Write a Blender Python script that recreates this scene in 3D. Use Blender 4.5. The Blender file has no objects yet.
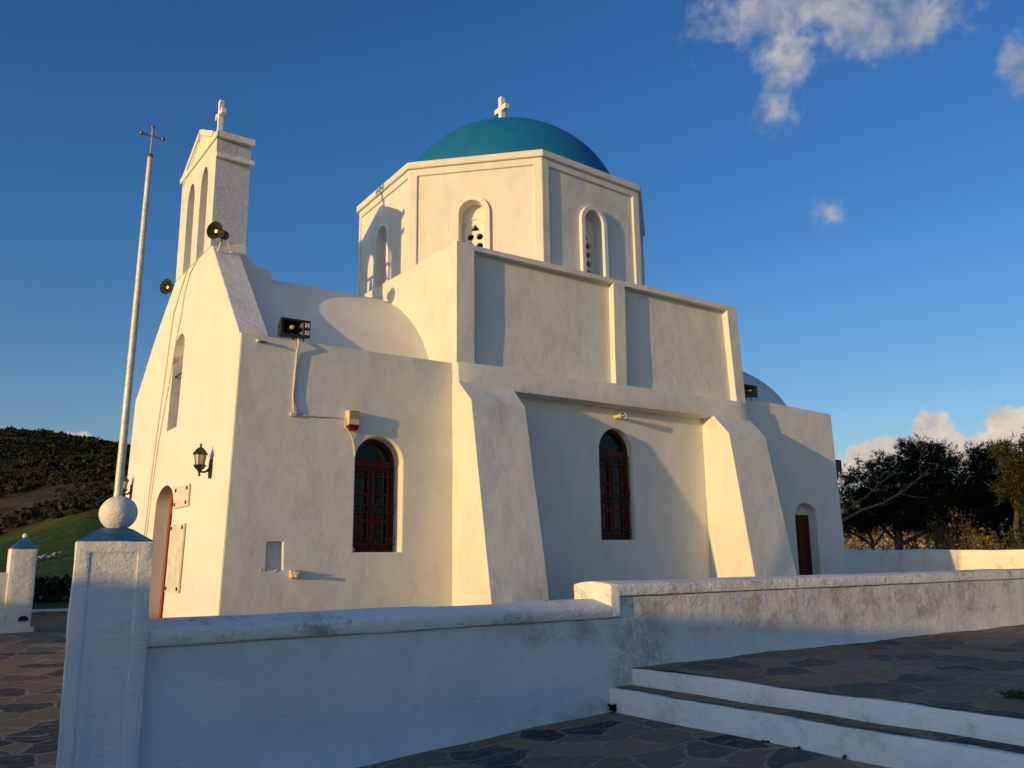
import bpy, bmesh, math, random
import numpy as np
from mathutils import Vector, Matrix
R = math.radians
random.seed(7); rng = np.random.default_rng(11)
S = bpy.context.scene
COL = S.collection

# ------------------------------------------------------------------ materials
class NT:
    def __init__(s, tree): s.t = tree
    def n(s, typ, **k):
        nd = s.t.nodes.new(typ)
        for a, v in k.items():
            if a == 'ins':
                for i, x in v.items(): s.put(nd, i, x)
            else: setattr(nd, a, v)
        return nd
    def put(s, nd, i, x):
        if isinstance(x, bpy.types.NodeSocket): s.t.links.new(x, nd.inputs[i])
        else: nd.inputs[i].default_value = x
    def math(s, op, a, b=None, c=None, clamp=False):
        nd = s.n('ShaderNodeMath', operation=op, use_clamp=clamp)
        s.put(nd, 0, a)
        if b is not None: s.put(nd, 1, b)
        if c is not None: s.put(nd, 2, c)
        return nd.outputs[0]
    def noise(s, vec, scale, detail=4, rough=.55, dist=0.):
        nd = s.n('ShaderNodeTexNoise'); s.put(nd, 'Vector', vec)
        nd.inputs['Scale'].default_value = scale; nd.inputs['Detail'].default_value = detail
        nd.inputs['Roughness'].default_value = rough; nd.inputs['Distortion'].default_value = dist
        return nd.outputs['Fac']
    def ramp(s, fac, stops, interp='LINEAR'):
        nd = s.n('ShaderNodeValToRGB'); s.put(nd, 0, fac); e = nd.color_ramp.elements
        nd.color_ramp.interpolation = interp
        while len(e) < len(stops): e.new(.5)
        for el, (p, c) in zip(e, stops):
            el.position = p; el.color = (c if len(c) == 4 else (*c, 1)) if hasattr(c, '__len__') else (c, c, c, 1)
        return nd.outputs[0]
    def mix(s, f, a, b, mode='MIX'):
        nd = s.n('ShaderNodeMix', data_type='RGBA', blend_type=mode)
        s.put(nd, 0, f)
        for i, x in ((6, a), (7, b)):
            if not isinstance(x, bpy.types.NodeSocket) and len(x) == 3: x = (*x, 1)
            s.put(nd, i, x)
        return nd.outputs[2]
    def step(s, v, a, b):
        nd = s.n('ShaderNodeMapRange', interpolation_type='SMOOTHSTEP')
        s.put(nd, 0, v); nd.inputs[1].default_value = a; nd.inputs[2].default_value = b
        return nd.outputs[0]

def newmat(name):
    m = bpy.data.materials.new(name); m.use_nodes = True
    nt = NT(m.node_tree); m.node_tree.nodes.clear()
    out = nt.n('ShaderNodeOutputMaterial'); b = nt.n('ShaderNodeBsdfPrincipled')
    nt.t.links.new(b.outputs[0], out.inputs[0])
    geo = nt.n('ShaderNodeNewGeometry')
    return m, nt, b, geo.outputs['Position'], geo
def bump(nt, b, h, strength, dist):
    bp = nt.n('ShaderNodeBump'); bp.inputs['Strength'].default_value = strength; bp.inputs['Distance'].default_value = dist
    nt.put(bp, 'Height', h); nt.put(b, 'Normal', bp.outputs[0])

def simple(name, col, rough=.6, metal=0., var=.12, scale=14, bmp=0., spec=None):
    m, nt, b, pos, _ = newmat(name)
    n = nt.noise(pos, scale, 4)
    c2 = tuple(max(0, c*(1-var*2)) for c in col); c1 = tuple(min(1, c*(1+var)) for c in col)
    nt.put(b, 'Base Color', nt.ramp(n, [(.3, c2), (.7, c1)]))
    b.inputs['Roughness'].default_value = rough; b.inputs['Metallic'].default_value = metal
    if spec is not None: b.inputs['Specular IOR Level'].default_value = spec
    if bmp: bump(nt, b, n, .5, bmp)
    return m

def plaster(name, rough_amt=1., dirt=0., zdirt=None, stain=None, dlo=.70, base=(.80, .775, .74), grey=0.):
    m, nt, b, pos, geo = newmat(name)
    n1 = nt.noise(pos, 1.1, 5, .6); n2 = nt.noise(pos, 6, 5, .6)
    col = nt.mix(nt.step(n1, .35, .75), base, tuple(c*.93 for c in base))
    col = nt.mix(nt.math('MULTIPLY', nt.step(n2, .5, .8), .35), col, tuple(c*.88 for c in base))
    if grey:
        g1 = nt.noise(pos, 1.7, 6, .65, .6)
        mp = nt.n('ShaderNodeMapping'); nt.put(mp, 0, pos); mp.inputs['Scale'].default_value = (2.2, 2.2, .7)
        g2 = nt.noise(mp.outputs[0], 1.5, 5, .6)
        f = nt.math('MULTIPLY', nt.step(nt.math('ADD', g1, g2), .96, 1.22), grey)
        col = nt.mix(f, col, tuple(c*.76 for c in (base[0], base[1], base[2]*1.02)))
    if dirt:
        d1 = nt.noise(pos, 2.6, 7, .68, .3); d2 = nt.noise(pos, 17, 5, .7)
        d = nt.step(nt.math('ADD', d1, nt.math('MULTIPLY', d2, .35)), dlo, dlo+.17)
        if zdirt:
            sep = nt.n('ShaderNodeSeparateXYZ'); nt.put(sep, 0, pos)
            z = nt.math('ADD', sep.outputs[2], nt.math('MULTIPLY', nt.noise(pos, 3, 4), .25))
            msk = None
            for (a, p0, p1, q) in zdirt:
                w = nt.math('MULTIPLY', nt.step(z, a, p0), nt.math('SUBTRACT', 1., nt.step(z, p1, q)))
                msk = w if msk is None else nt.math('MAXIMUM', msk, w)
            if stain: msk = nt.math('MULTIPLY', msk, nt.math('ADD', .18, nt.math('MULTIPLY', nt.step(sep.outputs[0], 4.2, 6.4), .82)))
            d = nt.math('MULTIPLY', d, msk)
            if stain:
                x0, x1, z0, z1 = stain
                xn = nt.math('ADD', sep.outputs[0], nt.math('MULTIPLY', nt.math('SUBTRACT', nt.noise(pos, 4, 5, .65), .5), .55))
                w = nt.math('MULTIPLY', nt.math('MULTIPLY', nt.step(xn, x0-.12, x0+.12), nt.math('SUBTRACT', 1., nt.step(xn, x1-.15, x1+.2))),
                            nt.math('MULTIPLY', nt.step(z, z0, z0+.25), nt.math('SUBTRACT', 1., nt.step(z, z1, z1+.2))))
                d = nt.math('MAXIMUM', d, nt.math('MULTIPLY', w, nt.step(d2, .32, .62)))
        col = nt.mix(nt.math('MULTIPLY', d, dirt), col, nt.ramp(nt.noise(pos, 3.1, 4), [(.35, (.20, .19, .175)), (.65, (.36, .29, .22))]))
        sp = nt.n('ShaderNodeTexVoronoi'); nt.put(sp, 'Vector', pos); sp.inputs['Scale'].default_value = 9
        sf = nt.math('MULTIPLY', nt.math('LESS_THAN', sp.outputs['Distance'], nt.math('MULTIPLY', nt.noise(pos, 4), .11)),
                     nt.math('GREATER_THAN', nt.noise(pos, 1.9, 3), .55))
        col = nt.mix(nt.math('MULTIPLY', sf, min(1, dirt)), col, (.07, .065, .05))
    nt.put(b, 'Base Color', col); b.inputs['Roughness'].default_value = .92
    b.inputs['Specular IOR Level'].default_value = .25
    h1 = nt.noise(pos, 2.3, 3, .5); h2 = nt.noise(pos, 13, 5, .62, .12); h3 = nt.noise(pos, 60, 3, .6)
    sm = rough_amt < 1
    h = nt.math('ADD', nt.math('MULTIPLY', h1, 2.0 if sm else 1.2), nt.math('ADD', nt.math('MULTIPLY', h2, .20 if sm else .42), nt.math('MULTIPLY', h3, .04 if sm else .12)))
    if not sm:
        mr = nt.n('ShaderNodeMapping'); nt.put(mr, 0, pos); mr.inputs['Rotation'].default_value = (.2, .85, .3); mr.inputs['Scale'].default_value = (7, 10, 22)
        st_ = nt.noise(mr.outputs[0], 1, 3, .5, .5)
        h = nt.math('ADD', h, nt.math('MULTIPLY', nt.step(st_, .42, .68), .13))
    h = nt.math('ADD', h, nt.math('MULTIPLY', nt.noise(pos, 27, 4, .6, .1), 0.05 if rough_amt < 1 else .30))
    bump(nt, b, h, min(1, .5*max(1, rough_amt)), .022*rough_amt)
    return m

M = {}
M['plaster'] = plaster('smooth_white_plaster', .55, grey=.0, base=(.75, .735, .69))
M['plaster_s'] = plaster('weathered_white_plaster', .8, grey=.34, base=(.70, .692, .645))
M['plaster_g'] = plaster('grey_mottled_plaster', 1.05, grey=.55, base=(.74, .72, .69))  # rough grey plaster; mottling deepened in place of grazing shade on the gable
M['plaster_r'] = plaster('rough_white_plaster', 1.3, grey=.3, base=(.74, .72, .69))
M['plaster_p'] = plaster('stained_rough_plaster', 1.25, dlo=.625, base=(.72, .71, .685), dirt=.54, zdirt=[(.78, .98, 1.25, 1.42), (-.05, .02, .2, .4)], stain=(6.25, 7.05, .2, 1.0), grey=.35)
M['plaster_cap'] = plaster('stained_cap_plaster', 1.6, dirt=.7)
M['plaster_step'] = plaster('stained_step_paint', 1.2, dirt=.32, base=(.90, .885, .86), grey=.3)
M['plaster_back'] = plaster('stained_back_plaster', 1.1, dirt=.4, grey=.3, base=(.80, .78, .70))
M['blue'] = simple('blue_cap_paint', (.018, .15, .32), .6, var=.25, scale=9, bmp=.01)
M['frame'] = simple('red_brown_paint', (.085, .010, .006), .5, spec=.2, var=.15, scale=20)
M['frame_o'] = simple('orange_brown_varnish', (.30, .065, .02), .5, var=.15, scale=20)
M['doorred'] = simple('dark_red_paint', (.075, .004, .003), .55, spec=.2, var=.15, scale=12)
M['iron'] = simple('black_iron', (.012, .012, .013), .5, var=.2)
M['blackplastic'] = simple('black_lamp_paint', (.012, .012, .012), .45, var=.2)
M['olive'] = simple('dark_olive_horn', (.022, .021, .016), .5, var=.2)
M['hornin'] = simple('dull_olive_horn_inside', (.10, .085, .045), .5, var=.15)
M['gold'] = simple('pale_gold_metal', (.75, .55, .25), .4, .3, var=.1)
M['brass'] = simple('tarnished_brass', (.42, .2, .06), .35, .8, var=.25, scale=60)
M['steel'] = simple('dull_galvanised_metal', (.42, .42, .40), .42, .55, var=.12, scale=30)
M['polepaint'] = simple('worn_cream_metal_paint', (.66, .63, .56), .5, .15, var=.14, scale=35)
M['cream'] = simple('cream_plastic', (.62, .52, .34), .5, var=.08)
M['creamw'] = simple('off_white_cable', (.62, .58, .50), .6, var=.12, scale=40)
M['redlens'] = simple('dark_red_lens', (.12, .003, .004), .4, spec=.2, var=.1)
M['greyfront'] = simple('grey_beige_panel', (.30, .26, .18), .55, var=.12, scale=50)
M['marble'] = simple('veined_pale_marble', (.74, .69, .58), .45, var=.10, scale=7)
M['darkhole'] = simple('painted_interior_shade', (.012, .012, .012), .9, var=.1)  # near-black colour standing in for unlit depth behind openings
M['bark'] = simple('grey_brown_bark', (.075, .06, .048), .9, var=.3, scale=12, bmp=.03)
M['barkpale'] = simple('pale_dead_branch', (.11, .10, .09), .85, var=.2, scale=15, bmp=.02)
M['stone'] = simple('pale_field_stone', (.38, .34, .28), .9, var=.3, scale=2.5, bmp=.08)
M['bell'] = simple('dark_bronze', (.09, .06, .03), .4, .8, var=.2)

def glassmat(name, col, rough):
    m, nt, b, pos, _ = newmat(name)
    nt.put(b, 'Base Color', (*col, 1)); b.inputs['Roughness'].default_value = rough
    b.inputs['Specular IOR Level'].default_value = .22
    bump(nt, b, nt.noise(pos, 3, 2), .25, .02)
    return m
M['pane'] = glassmat('dark_window_glass', (.006, .007, .008), .06)
M['lampglass'] = glassmat('pale_lamp_glass', (.55, .48, .36), .15)

def domemat():
    m, nt, b, pos, _ = newmat('teal_dome_paint')
    mp = nt.n('ShaderNodeMapping'); nt.put(mp, 0, pos); mp.inputs['Scale'].default_value = (1, 1, .6)
    n = nt.noise(mp.outputs[0], 1.3, 6, .62, .5); n2 = nt.noise(pos, 9, 5, .65)
    c = nt.ramp(n, [(.3, (.003, .118, .28)), (.55, (.004, .142, .32)), (.75, (.008, .165, .34))])
    mv = nt.n('ShaderNodeMapping'); nt.put(mv, 0, pos); mv.inputs['Scale'].default_value = (3.5, 3.5, .9)
    c = nt.mix(nt.math('MULTIPLY', nt.step(nt.noise(mv.outputs[0], 1.5, 5, .6, .3), .48, .75), .4), c, (.012, .175, .34))
    c = nt.mix(nt.math('MULTIPLY', nt.step(n2, .5, .78), .3), c, (.03, .19, .33))
    nt.put(b, 'Base Color', c); b.inputs['Roughness'].default_value = .62
    b.inputs['Specular IOR Level'].default_value = .3
    bump(nt, b, nt.math('ADD', nt.noise(pos, 2.5, 3), nt.math('MULTIPLY', n2, .2)), .4, .03)
    return m
M['dome'] = domemat()

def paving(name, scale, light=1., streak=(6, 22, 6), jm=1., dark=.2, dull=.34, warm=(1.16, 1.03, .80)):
    m, nt, b, pos, _ = newmat(name)
    sep = nt.n('ShaderNodeSeparateXYZ'); nt.put(sep, 0, pos)
    cmb = nt.n('ShaderNodeCombineXYZ'); nt.put(cmb, 0, sep.outputs[0]); nt.put(cmb, 1, sep.outputs[1])
    wn = nt.n('ShaderNodeTexNoise'); nt.put(wn, 'Vector', cmb.outputs[0]); wn.inputs['Scale'].default_value = 1.7; wn.inputs['Detail'].default_value = 3
    vm = nt.n('ShaderNodeVectorMath', operation='SCALE'); nt.put(vm, 0, wn.outputs['Color']); vm.inputs['Scale'].default_value = .55
    va = nt.n('ShaderNodeVectorMath', operation='ADD'); nt.put(va, 0, cmb.outputs[0]); nt.put(va, 1, vm.outputs[0])
    mp = nt.n('ShaderNodeMapping'); nt.put(mp, 0, va.outputs[0]); mp.inputs['Scale'].default_value = (1., 1.25, 0)
    v = nt.n('ShaderNodeTexVoronoi', feature='F1', voronoi_dimensions='2D'); nt.put(v, 'Vector', mp.outputs[0]); v.inputs['Scale'].default_value = scale
    e = nt.n('ShaderNodeTexVoronoi', feature='DISTANCE_TO_EDGE', voronoi_dimensions='2D'); nt.put(e, 'Vector', mp.outputs[0]); e.inputs['Scale'].default_value = scale
    sc = nt.n('ShaderNodeSeparateColor'); nt.put(sc, 0, v.outputs['Color'])
    L = light
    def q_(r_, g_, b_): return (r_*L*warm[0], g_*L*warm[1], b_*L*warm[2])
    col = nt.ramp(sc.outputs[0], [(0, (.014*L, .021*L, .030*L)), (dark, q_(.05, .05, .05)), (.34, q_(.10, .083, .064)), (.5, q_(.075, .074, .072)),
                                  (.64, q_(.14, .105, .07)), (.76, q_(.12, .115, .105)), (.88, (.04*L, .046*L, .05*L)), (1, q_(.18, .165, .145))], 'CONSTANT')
    f1 = nt.noise(pos, 7, 6, .7); mp2 = nt.n('ShaderNodeMapping'); nt.put(mp2, 0, pos); mp2.inputs['Scale'].default_value = streak
    f2 = nt.noise(mp2.outputs[0], 1, 5, .65, .8)
    col = nt.mix(nt.math('MULTIPLY', nt.step(f1, .42, .66), dull), col, q_(.085, .075, .062))
    col = nt.mix(nt.math('MULTIPLY', nt.step(f2, .5, .68), .6), col, q_(.17, .155, .135))
    wid = nt.math('ADD', .012, nt.math('MULTIPLY', nt.noise(pos, 5, 3), .07))
    fine = nt.noise(pos, 46, 5, .75)
    col = nt.mix(nt.math('MULTIPLY', nt.step(fine, .56, .72), .45), col, q_(.26, .24, .21))
    col = nt.mix(nt.math('MULTIPLY', nt.math('SUBTRACT', 1., nt.step(fine, .30, .44)), .6), col, q_(.02, .02, .02))
    joint = nt.math('SUBTRACT', 1., nt.step(nt.math('DIVIDE', e.outputs['Distance'], wid), .82, 1.))
    jc = nt.ramp(nt.noise(pos, 11, 5, .7), [(.3, q_(.09, .084, .074)), (.7, q_(.26, .24, .21))])
    col = nt.mix(nt.math('MULTIPLY', joint, jm), col, jc)
    nt.put(b, 'Base Color', col); b.inputs['Roughness'].default_value = .8; b.inputs['Specular IOR Level'].default_value = .35
    h = nt.math('SUBTRACT', nt.math('ADD', nt.math('MULTIPLY', f2, .5), nt.math('ADD', nt.math('MULTIPLY', f1, .6), nt.math('MULTIPLY', sc.outputs[1], .5))), nt.math('MULTIPLY', joint, .55))
    bump(nt, b, nt.math('ADD', h, nt.math('MULTIPLY', fine, .35)), .9, .03)
    return m
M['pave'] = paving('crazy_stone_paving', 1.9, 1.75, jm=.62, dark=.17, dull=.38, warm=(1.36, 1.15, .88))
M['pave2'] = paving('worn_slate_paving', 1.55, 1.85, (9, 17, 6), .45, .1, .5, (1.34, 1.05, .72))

def groundmat():
    m, nt, b, pos, geo = newmat('hillside_ground')
    att = nt.n('ShaderNodeAttribute', attribute_name='zone')   # r: meadow, g: scrub, b: dry field
    sc = nt.n('ShaderNodeSeparateColor'); nt.put(sc, 0, att.outputs['Color'])
    n1 = nt.noise(pos, .05, 6, .6); n2 = nt.noise(pos, .6, 6, .65); n3 = nt.noise(pos, .17, 5, .65)
    mead = nt.ramp(n2, [(.3, (.020, .046, .006)), (.55, (.036, .074, .010)), (.75, (.062, .088, .018))])
    mead = nt.mix(nt.step(n1, .5, .62), mead, (.075, .085, .02))
    scrub = nt.ramp(nt.math('ADD', nt.math('MULTIPLY', n3, .6), nt.math('MULTIPLY', n2, .4)), [(.36, (.016, .019, .007)), (.5, (.045, .042, .018)), (.6, (.085, .068, .032)), (.72, (.15, .115, .065))])
    dry = nt.ramp(n2, [(.3, (.16, .115, .055)), (.6, (.30, .22, .115)), (.8, (.42, .33, .19))])
    dry = nt.mix(nt.step(nt.noise(pos, 1.3, 5, .7), .5, .68), dry, (.06, .055, .022))
    col = nt.mix(sc.outputs[1], mead, scrub); col = nt.mix(sc.outputs[2], col, dry)
    nt.put(b, 'Base Color', col); b.inputs['Roughness'].default_value = .95; b.inputs['Specular IOR Level'].default_value = .1
    bump(nt, b, nt.math('ADD', n3, n2), .7, .5)
    return m
M['ground'] = groundmat()

def leafmat(name, c1, c2, c3, rough=.6):
    m, nt, b, pos, geo = newmat(name)
    f = geo.outputs['Random Per Island']
    n = nt.noise(pos, 1.1, 3)
    c = nt.ramp(nt.math('ADD', nt.math('MULTIPLY', f, .6), nt.math('MULTIPLY', n, .4)), [(.25, c1), (.5, c2), (.8, c3)])
    nt.put(b, 'Base Color', c); b.inputs['Roughness'].default_value = rough; b.inputs['Specular IOR Level'].default_value = .2
    return m
M['leafdark'] = leafmat('dark_pine_needles', (.005, .008, .003), (.010, .015, .005), (.020, .029, .009))
M['leafmid'] = leafmat('olive_green_needles', (.010, .014, .004), (.026, .032, .008), (.08, .078, .02))
M['leafauburn'] = leafmat('autumn_shrub_leaves', (.05, .035, .008), (.11, .06, .014), (.16, .10, .02))
M['scrub'] = leafmat('dark_hill_scrub', (.008, .011, .004), (.018, .022, .008), (.05, .045, .018), .9)
M['drygrass'] = leafmat('dry_yellow_grass', (.045, .04, .024), (.16, .13, .078), (.31, .255, .16), .9)
M['weed'] = leafmat('small_weed_leaves', (.02, .04, .008), (.035, .07, .015), (.06, .10, .02))
M['weeddark'] = leafmat('dark_weed_leaves', (.008, .012, .005), (.012, .02, .007), (.02, .03, .01))

# ------------------------------------------------------------------ mesh helpers
def clean(bm):
    bmesh.ops.recalc_face_normals(bm, faces=bm.faces); return bm
def prism(poly, ax, a0, a1, bm=None):
    bm = bm or bmesh.new()
    def P(u, v, a): return {'x': (a, u, v), 'y': (u, a, v), 'z': (u, v, a)}[ax]
    A = [bm.verts.new(P(u, v, a0)) for u, v in poly]; B = [bm.verts.new(P(u, v, a1)) for u, v in poly]
    n = len(poly); fs = [bm.faces.new(A), bm.faces.new(B[::-1])]
    for i in range(n): fs.append(bm.faces.new((A[i], B[i], B[(i+1) % n], A[(i+1) % n])))
    bmesh.ops.recalc_face_normals(bm, faces=fs); return bm
def box(x0, x1, y0, y1, z0, z1, bm=None):
    return prism([(x0, y0), (x1, y0), (x1, y1), (x0, y1)], 'z', z0, z1, bm)
def arch(u0, u1, z0, zs, zt, n=20):
    c, w, h = (u0+u1)/2, (u1-u0)/2, zt-zs
    return [(u0, z0), (u1, z0)] + [(c+w*math.cos(math.pi*i/n), zs+h*math.sin(math.pi*i/n)) for i in range(n+1)]
def hexa(pts, bm=None):
    """box from 8 points: bottom 4 then top 4"""
    bm = bm or bmesh.new(); v = [bm.verts.new(p) for p in pts]
    fs = [bm.faces.new([v[i] for i in q]) for q in ((0, 1, 2, 3), (4, 5, 6, 7), (0, 1, 5, 4), (1, 2, 6, 5), (2, 3, 7, 6), (3, 0, 4, 7))]
    bmesh.ops.recalc_face_normals(bm, faces=fs); return bm
def tube(pts, r, bm=None, n=8, r1=None, caps=True):
    bm = bm or bmesh.new(); pts = [Vector(p) for p in pts]; rings = []
    rs = r if hasattr(r, '__len__') else [r+(((r1 if r1 is not None else r)-r)*i/max(1, len(pts)-1)) for i in range(len(pts))]
    prev = None
    for i, p in enumerate(pts):
        d = (pts[min(i+1, len(pts)-1)]-pts[max(i-1, 0)]).normalized()
        ref = prev if prev is not None else (Vector((0, 0, 1)) if abs(d.z) < .9 else Vector((1, 0, 0)))
        a = (ref-d*ref.dot(d))
        if a.length < 1e-4: a = d.orthogonal()
        a.normalize(); b = d.cross(a); prev = a
        rings.append([bm.verts.new(p+(a*math.cos(2*math.pi*k/n)+b*math.sin(2*math.pi*k/n))*rs[i]) for k in range(n)])
    for A, B in zip(rings, rings[1:]):
        for k in range(n): bm.faces.new((A[k], A[(k+1) % n], B[(k+1) % n], B[k]))
    if caps:
        bm.faces.new(rings[0][::-1]); bm.faces.new(rings[-1])
    return bm
def lathe(prof, origin, axis=(0, 0, 1), n=24, bm=None):
    """prof: list of (radius, distance along axis)"""
    bm = bm or bmesh.new(); o = Vector(origin); d = Vector(axis).normalized()
    a = d.orthogonal().normalized(); b = d.cross(a); rings = []
    for r, h in prof:
        if r < 1e-5: rings.append([bm.verts.new(o+d*h)])
        else: rings.append([bm.verts.new(o+d*h+(a*math.cos(2*math.pi*k/n)+b*math.sin(2*math.pi*k/n))*r) for k in range(n)])
    for A, B in zip(rings, rings[1:]):
        for k in range(n):
            if len(A) == 1 and len(B) == 1: continue
            if len(A) == 1: bm.faces.new((A[0], B[(k+1) % n], B[k]))
            elif len(B) == 1: bm.faces.new((A[k], A[(k+1) % n], B[0]))
            else: bm.faces.new((A[k], A[(k+1) % n], B[(k+1) % n], B[k]))
    clean(bm); return bm
def sphere(c, r, bm=None, sub=3, sc=(1, 1, 1)):
    bm = bm or bmesh.new()
    g = bmesh.ops.create_icosphere(bm, subdivisions=sub, radius=1)
    for v in g['verts']: v.co = Vector(c)+Vector((v.co.x*r*sc[0], v.co.y*r*sc[1], v.co.z*r*sc[2]))
    return bm

def outward(bm):
    if bm.calc_volume(signed=True) < 0: bmesh.ops.reverse_faces(bm, faces=bm.faces)
    return bm
def solve(bm, cutters=(), bevel=0., seg=2, ang=35, union=()):
    """subtract the cutters exactly and round the sharp edges"""
    outward(bm); cutters = [outward(c) for c in cutters]
    me = bpy.data.meshes.new('work'); bm.to_mesh(me); bm.free()
    o = bpy.data.objects.new('work', me); COL.objects.link(o); tmp = []
    for op, lst in (('UNION', union), ('DIFFERENCE', cutters)):
        for c in lst:
            cm = bpy.data.meshes.new('cut'); c.to_mesh(cm); c.free()
            co = bpy.data.objects.new('cut', cm); COL.objects.link(co); tmp.append(co)
            md = o.modifiers.new('b', 'BOOLEAN'); md.operation = op; md.solver = 'EXACT'; md.object = co
    if bevel:
        md = o.modifiers.new('v', 'BEVEL'); md.width = bevel; md.segments = seg; md.limit_method = 'ANGLE'; md.angle_limit = R(ang)
    dg = bpy.context.evaluated_depsgraph_get(); dg.update()
    ev = bpy.data.meshes.new_from_object(o.evaluated_get(dg))
    out = bmesh.new(); out.from_mesh(ev)
    for t in tmp+[o]:
        d = t.data; bpy.data.objects.remove(t); bpy.data.meshes.remove(d)
    bpy.data.meshes.remove(ev)
    return out

def wpos(o):
    p = Vector(o.location)
    while o.parent: o = o.parent; p += Vector(o.location)
    return p
def obj(name, bm, mat, parent=None, smooth=None, loc=None):
    """one mesh object from world-space geometry; its origin sits at its base (or its parent's origin)"""
    if isinstance(bm, bmesh.types.BMesh):
        me = bpy.data.meshes.new(name); bm.to_mesh(me); bm.free()
    else: me = bm; me.name = name
    o = bpy.data.objects.new(name, me); COL.objects.link(o)
    if parent is not None:
        o.parent = parent; off = wpos(parent)
    else:
        if loc is None:
            co = np.empty(len(me.vertices)*3); me.vertices.foreach_get('co', co); co = co.reshape(-1, 3)
            lo, hi = co.min(0), co.max(0); loc = ((lo[0]+hi[0])/2, (lo[1]+hi[1])/2, lo[2])
        off = Vector(loc); o.location = off
    me.transform(Matrix.Translation(-off))
    me.materials.append(M[mat] if isinstance(mat, str) else mat)
    if smooth is not None:
        me.polygons.foreach_set('use_smooth', [True]*len(me.polygons)); me.set_sharp_from_angle(angle=R(smooth))
    return o
def tag(o, label=None, cat=None, group=None, kind=None):
    for k, v in (('label', label), ('category', cat), ('group', group), ('kind', kind)):
        if v: o[k] = v
    return o
def thing(name, loc, label, cat, group=None):
    o = bpy.data.objects.new(name, None); COL.objects.link(o); o.location = loc; o.empty_display_size = .2
    return tag(o, label, cat, group)
def structure(o): o['kind'] = 'structure'; return o

# ------------------------------------------------------------------ camera
cam = bpy.data.cameras.new('camera'); co = bpy.data.objects.new('camera', cam); COL.objects.link(co)
p, r, y = R(11.716), R(-.70), R(35.53)
fwd = Vector((math.sin(y)*math.cos(p), math.cos(y)*math.cos(p), math.sin(p)))
rt = Vector((math.cos(y), -math.sin(y), 0)); up = rt.cross(fwd)
r2 = rt*math.cos(r)+up*math.sin(r); u2 = -rt*math.sin(r)+up*math.cos(r)
co.matrix_world = Matrix((( r2.x, u2.x, -fwd.x, 0), (r2.y, u2.y, -fwd.y, 0), (r2.z, u2.z, -fwd.z, 1.6), (0, 0, 0, 1)))
cam.sensor_width = 36; cam.lens = 855.7/1024*36; cam.clip_start = .05; cam.clip_end = 20000
S.camera = co

# ------------------------------------------------------------------ sky, sun
SUN_AZ = math.atan2(.18, 1.0); SUN_EL = math.atan(.09/math.hypot(1, .18))
ld = Vector((1, .18, -.09)).normalized()
sun = bpy.data.lights.new('sun', 'SUN'); sun.energy = 4.1; sun.color = (1., .632, .212); sun.angle = R(.53)
so = bpy.data.objects.new('sun', sun); COL.objects.link(so); so.location = (-20, -6, 12)
so.rotation_euler = ld.to_track_quat('-Z', 'Y').to_euler()
W = bpy.data.worlds.new('World'); S.world = W; W.use_nodes = True; W.node_tree.nodes.clear()
nt = NT(W.node_tree)
SKYS = .15
sky = nt.n('ShaderNodeTexSky', sky_type='NISHITA', sun_disc=False)
sky.sun_elevation = SUN_EL
to = -ld; sky.sun_rotation = math.atan2(to.x, to.y)
sky.air_density = 1.0; sky.dust_density = .35; sky.ozone_density = 3.0; sky.altitude = 100
tc = nt.n('ShaderNodeTexCoord'); dirv = tc.outputs['Generated']
def pxdir(px, py): return (r2*(px-512)/855.7+u2*(384-py)/855.7+fwd).normalized()
# clouds: (px, py, half width, half height, strength, far?) measured on the photograph and kept as directions at infinity
CL = [(835, -14, 108, 32, 1.1), (905, 22, 62, 26, .95), (850, 20, 50, 30, .9), (785, 60, 26, 34, .85), (776, 108, 24, 22, .7), (725, 5, 30, 14, .6), (1028, 64, 22, 24, 1.0),
      (829, 212, 17, 17, .62), (693, 65, 7, 7, .45),
      (930, 432, 20, 18, 1.15), (898, 448, 42, 12, 1.0), (865, 456, 18, 14, .95), (845, 470, 22, 14, .9), (985, 442, 34, 12, 1.0), (1006, 423, 19, 16, 1.1), (1030, 416, 22, 10, 1.0), (960, 450, 60, 16, 1.1), (1045, 438, 46, 18, 1.1), (1120, 430, 60, 24, 1.0),
      (76, 436, 17, 6, .75), (100, 442, 26, 5, .7), (60, 441, 40, 5, .6), (-60, 430, 60, 14, .8)]
mask = None
for (px, py, a, b, st) in CL:
    d = pxdir(px, py); rr = Vector((d.y, -d.x, 0)).normalized(); uu = rr.cross(d)
    def dot(v):
        nd = nt.n('ShaderNodeVectorMath', operation='DOT_PRODUCT'); nt.put(nd, 0, dirv); nd.inputs[1].default_value = v; return nd.outputs['Value']
    f = dot(d); u = nt.math('DIVIDE', dot(rr), a/900.); v = nt.math('DIVIDE', dot(uu), b/900.)
    q = nt.math('SQRT', nt.math('ADD', nt.math('MULTIPLY', u, u), nt.math('MULTIPLY', v, v)))
    w = nt.math('MULTIPLY', nt.math('SUBTRACT', 1., nt.math('MULTIPLY', q, .62), clamp=True), st)
    w = nt.math('MULTIPLY', w, nt.math('GREATER_THAN', f, 0.))
    mask = w if mask is None else nt.math('MAXIMUM', mask, w)
n1 = nt.noise(dirv, 17, 9, .62, .35); n2 = nt.noise(dirv, 52, 7, .62)
dens = nt.math('ADD', mask, nt.math('ADD', nt.math('MULTIPLY', nt.math('SUBTRACT', n1, .5), 1.25), nt.math('MULTIPLY', nt.math('SUBTRACT', n2, .5), .75)))
sepd = nt.n('ShaderNodeSeparateXYZ'); nt.put(sepd, 0, dirv)
low = nt.math('SUBTRACT', 1., nt.step(sepd.outputs[2], .24, .42))      # 1 for the cumulus near the horizon
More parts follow.
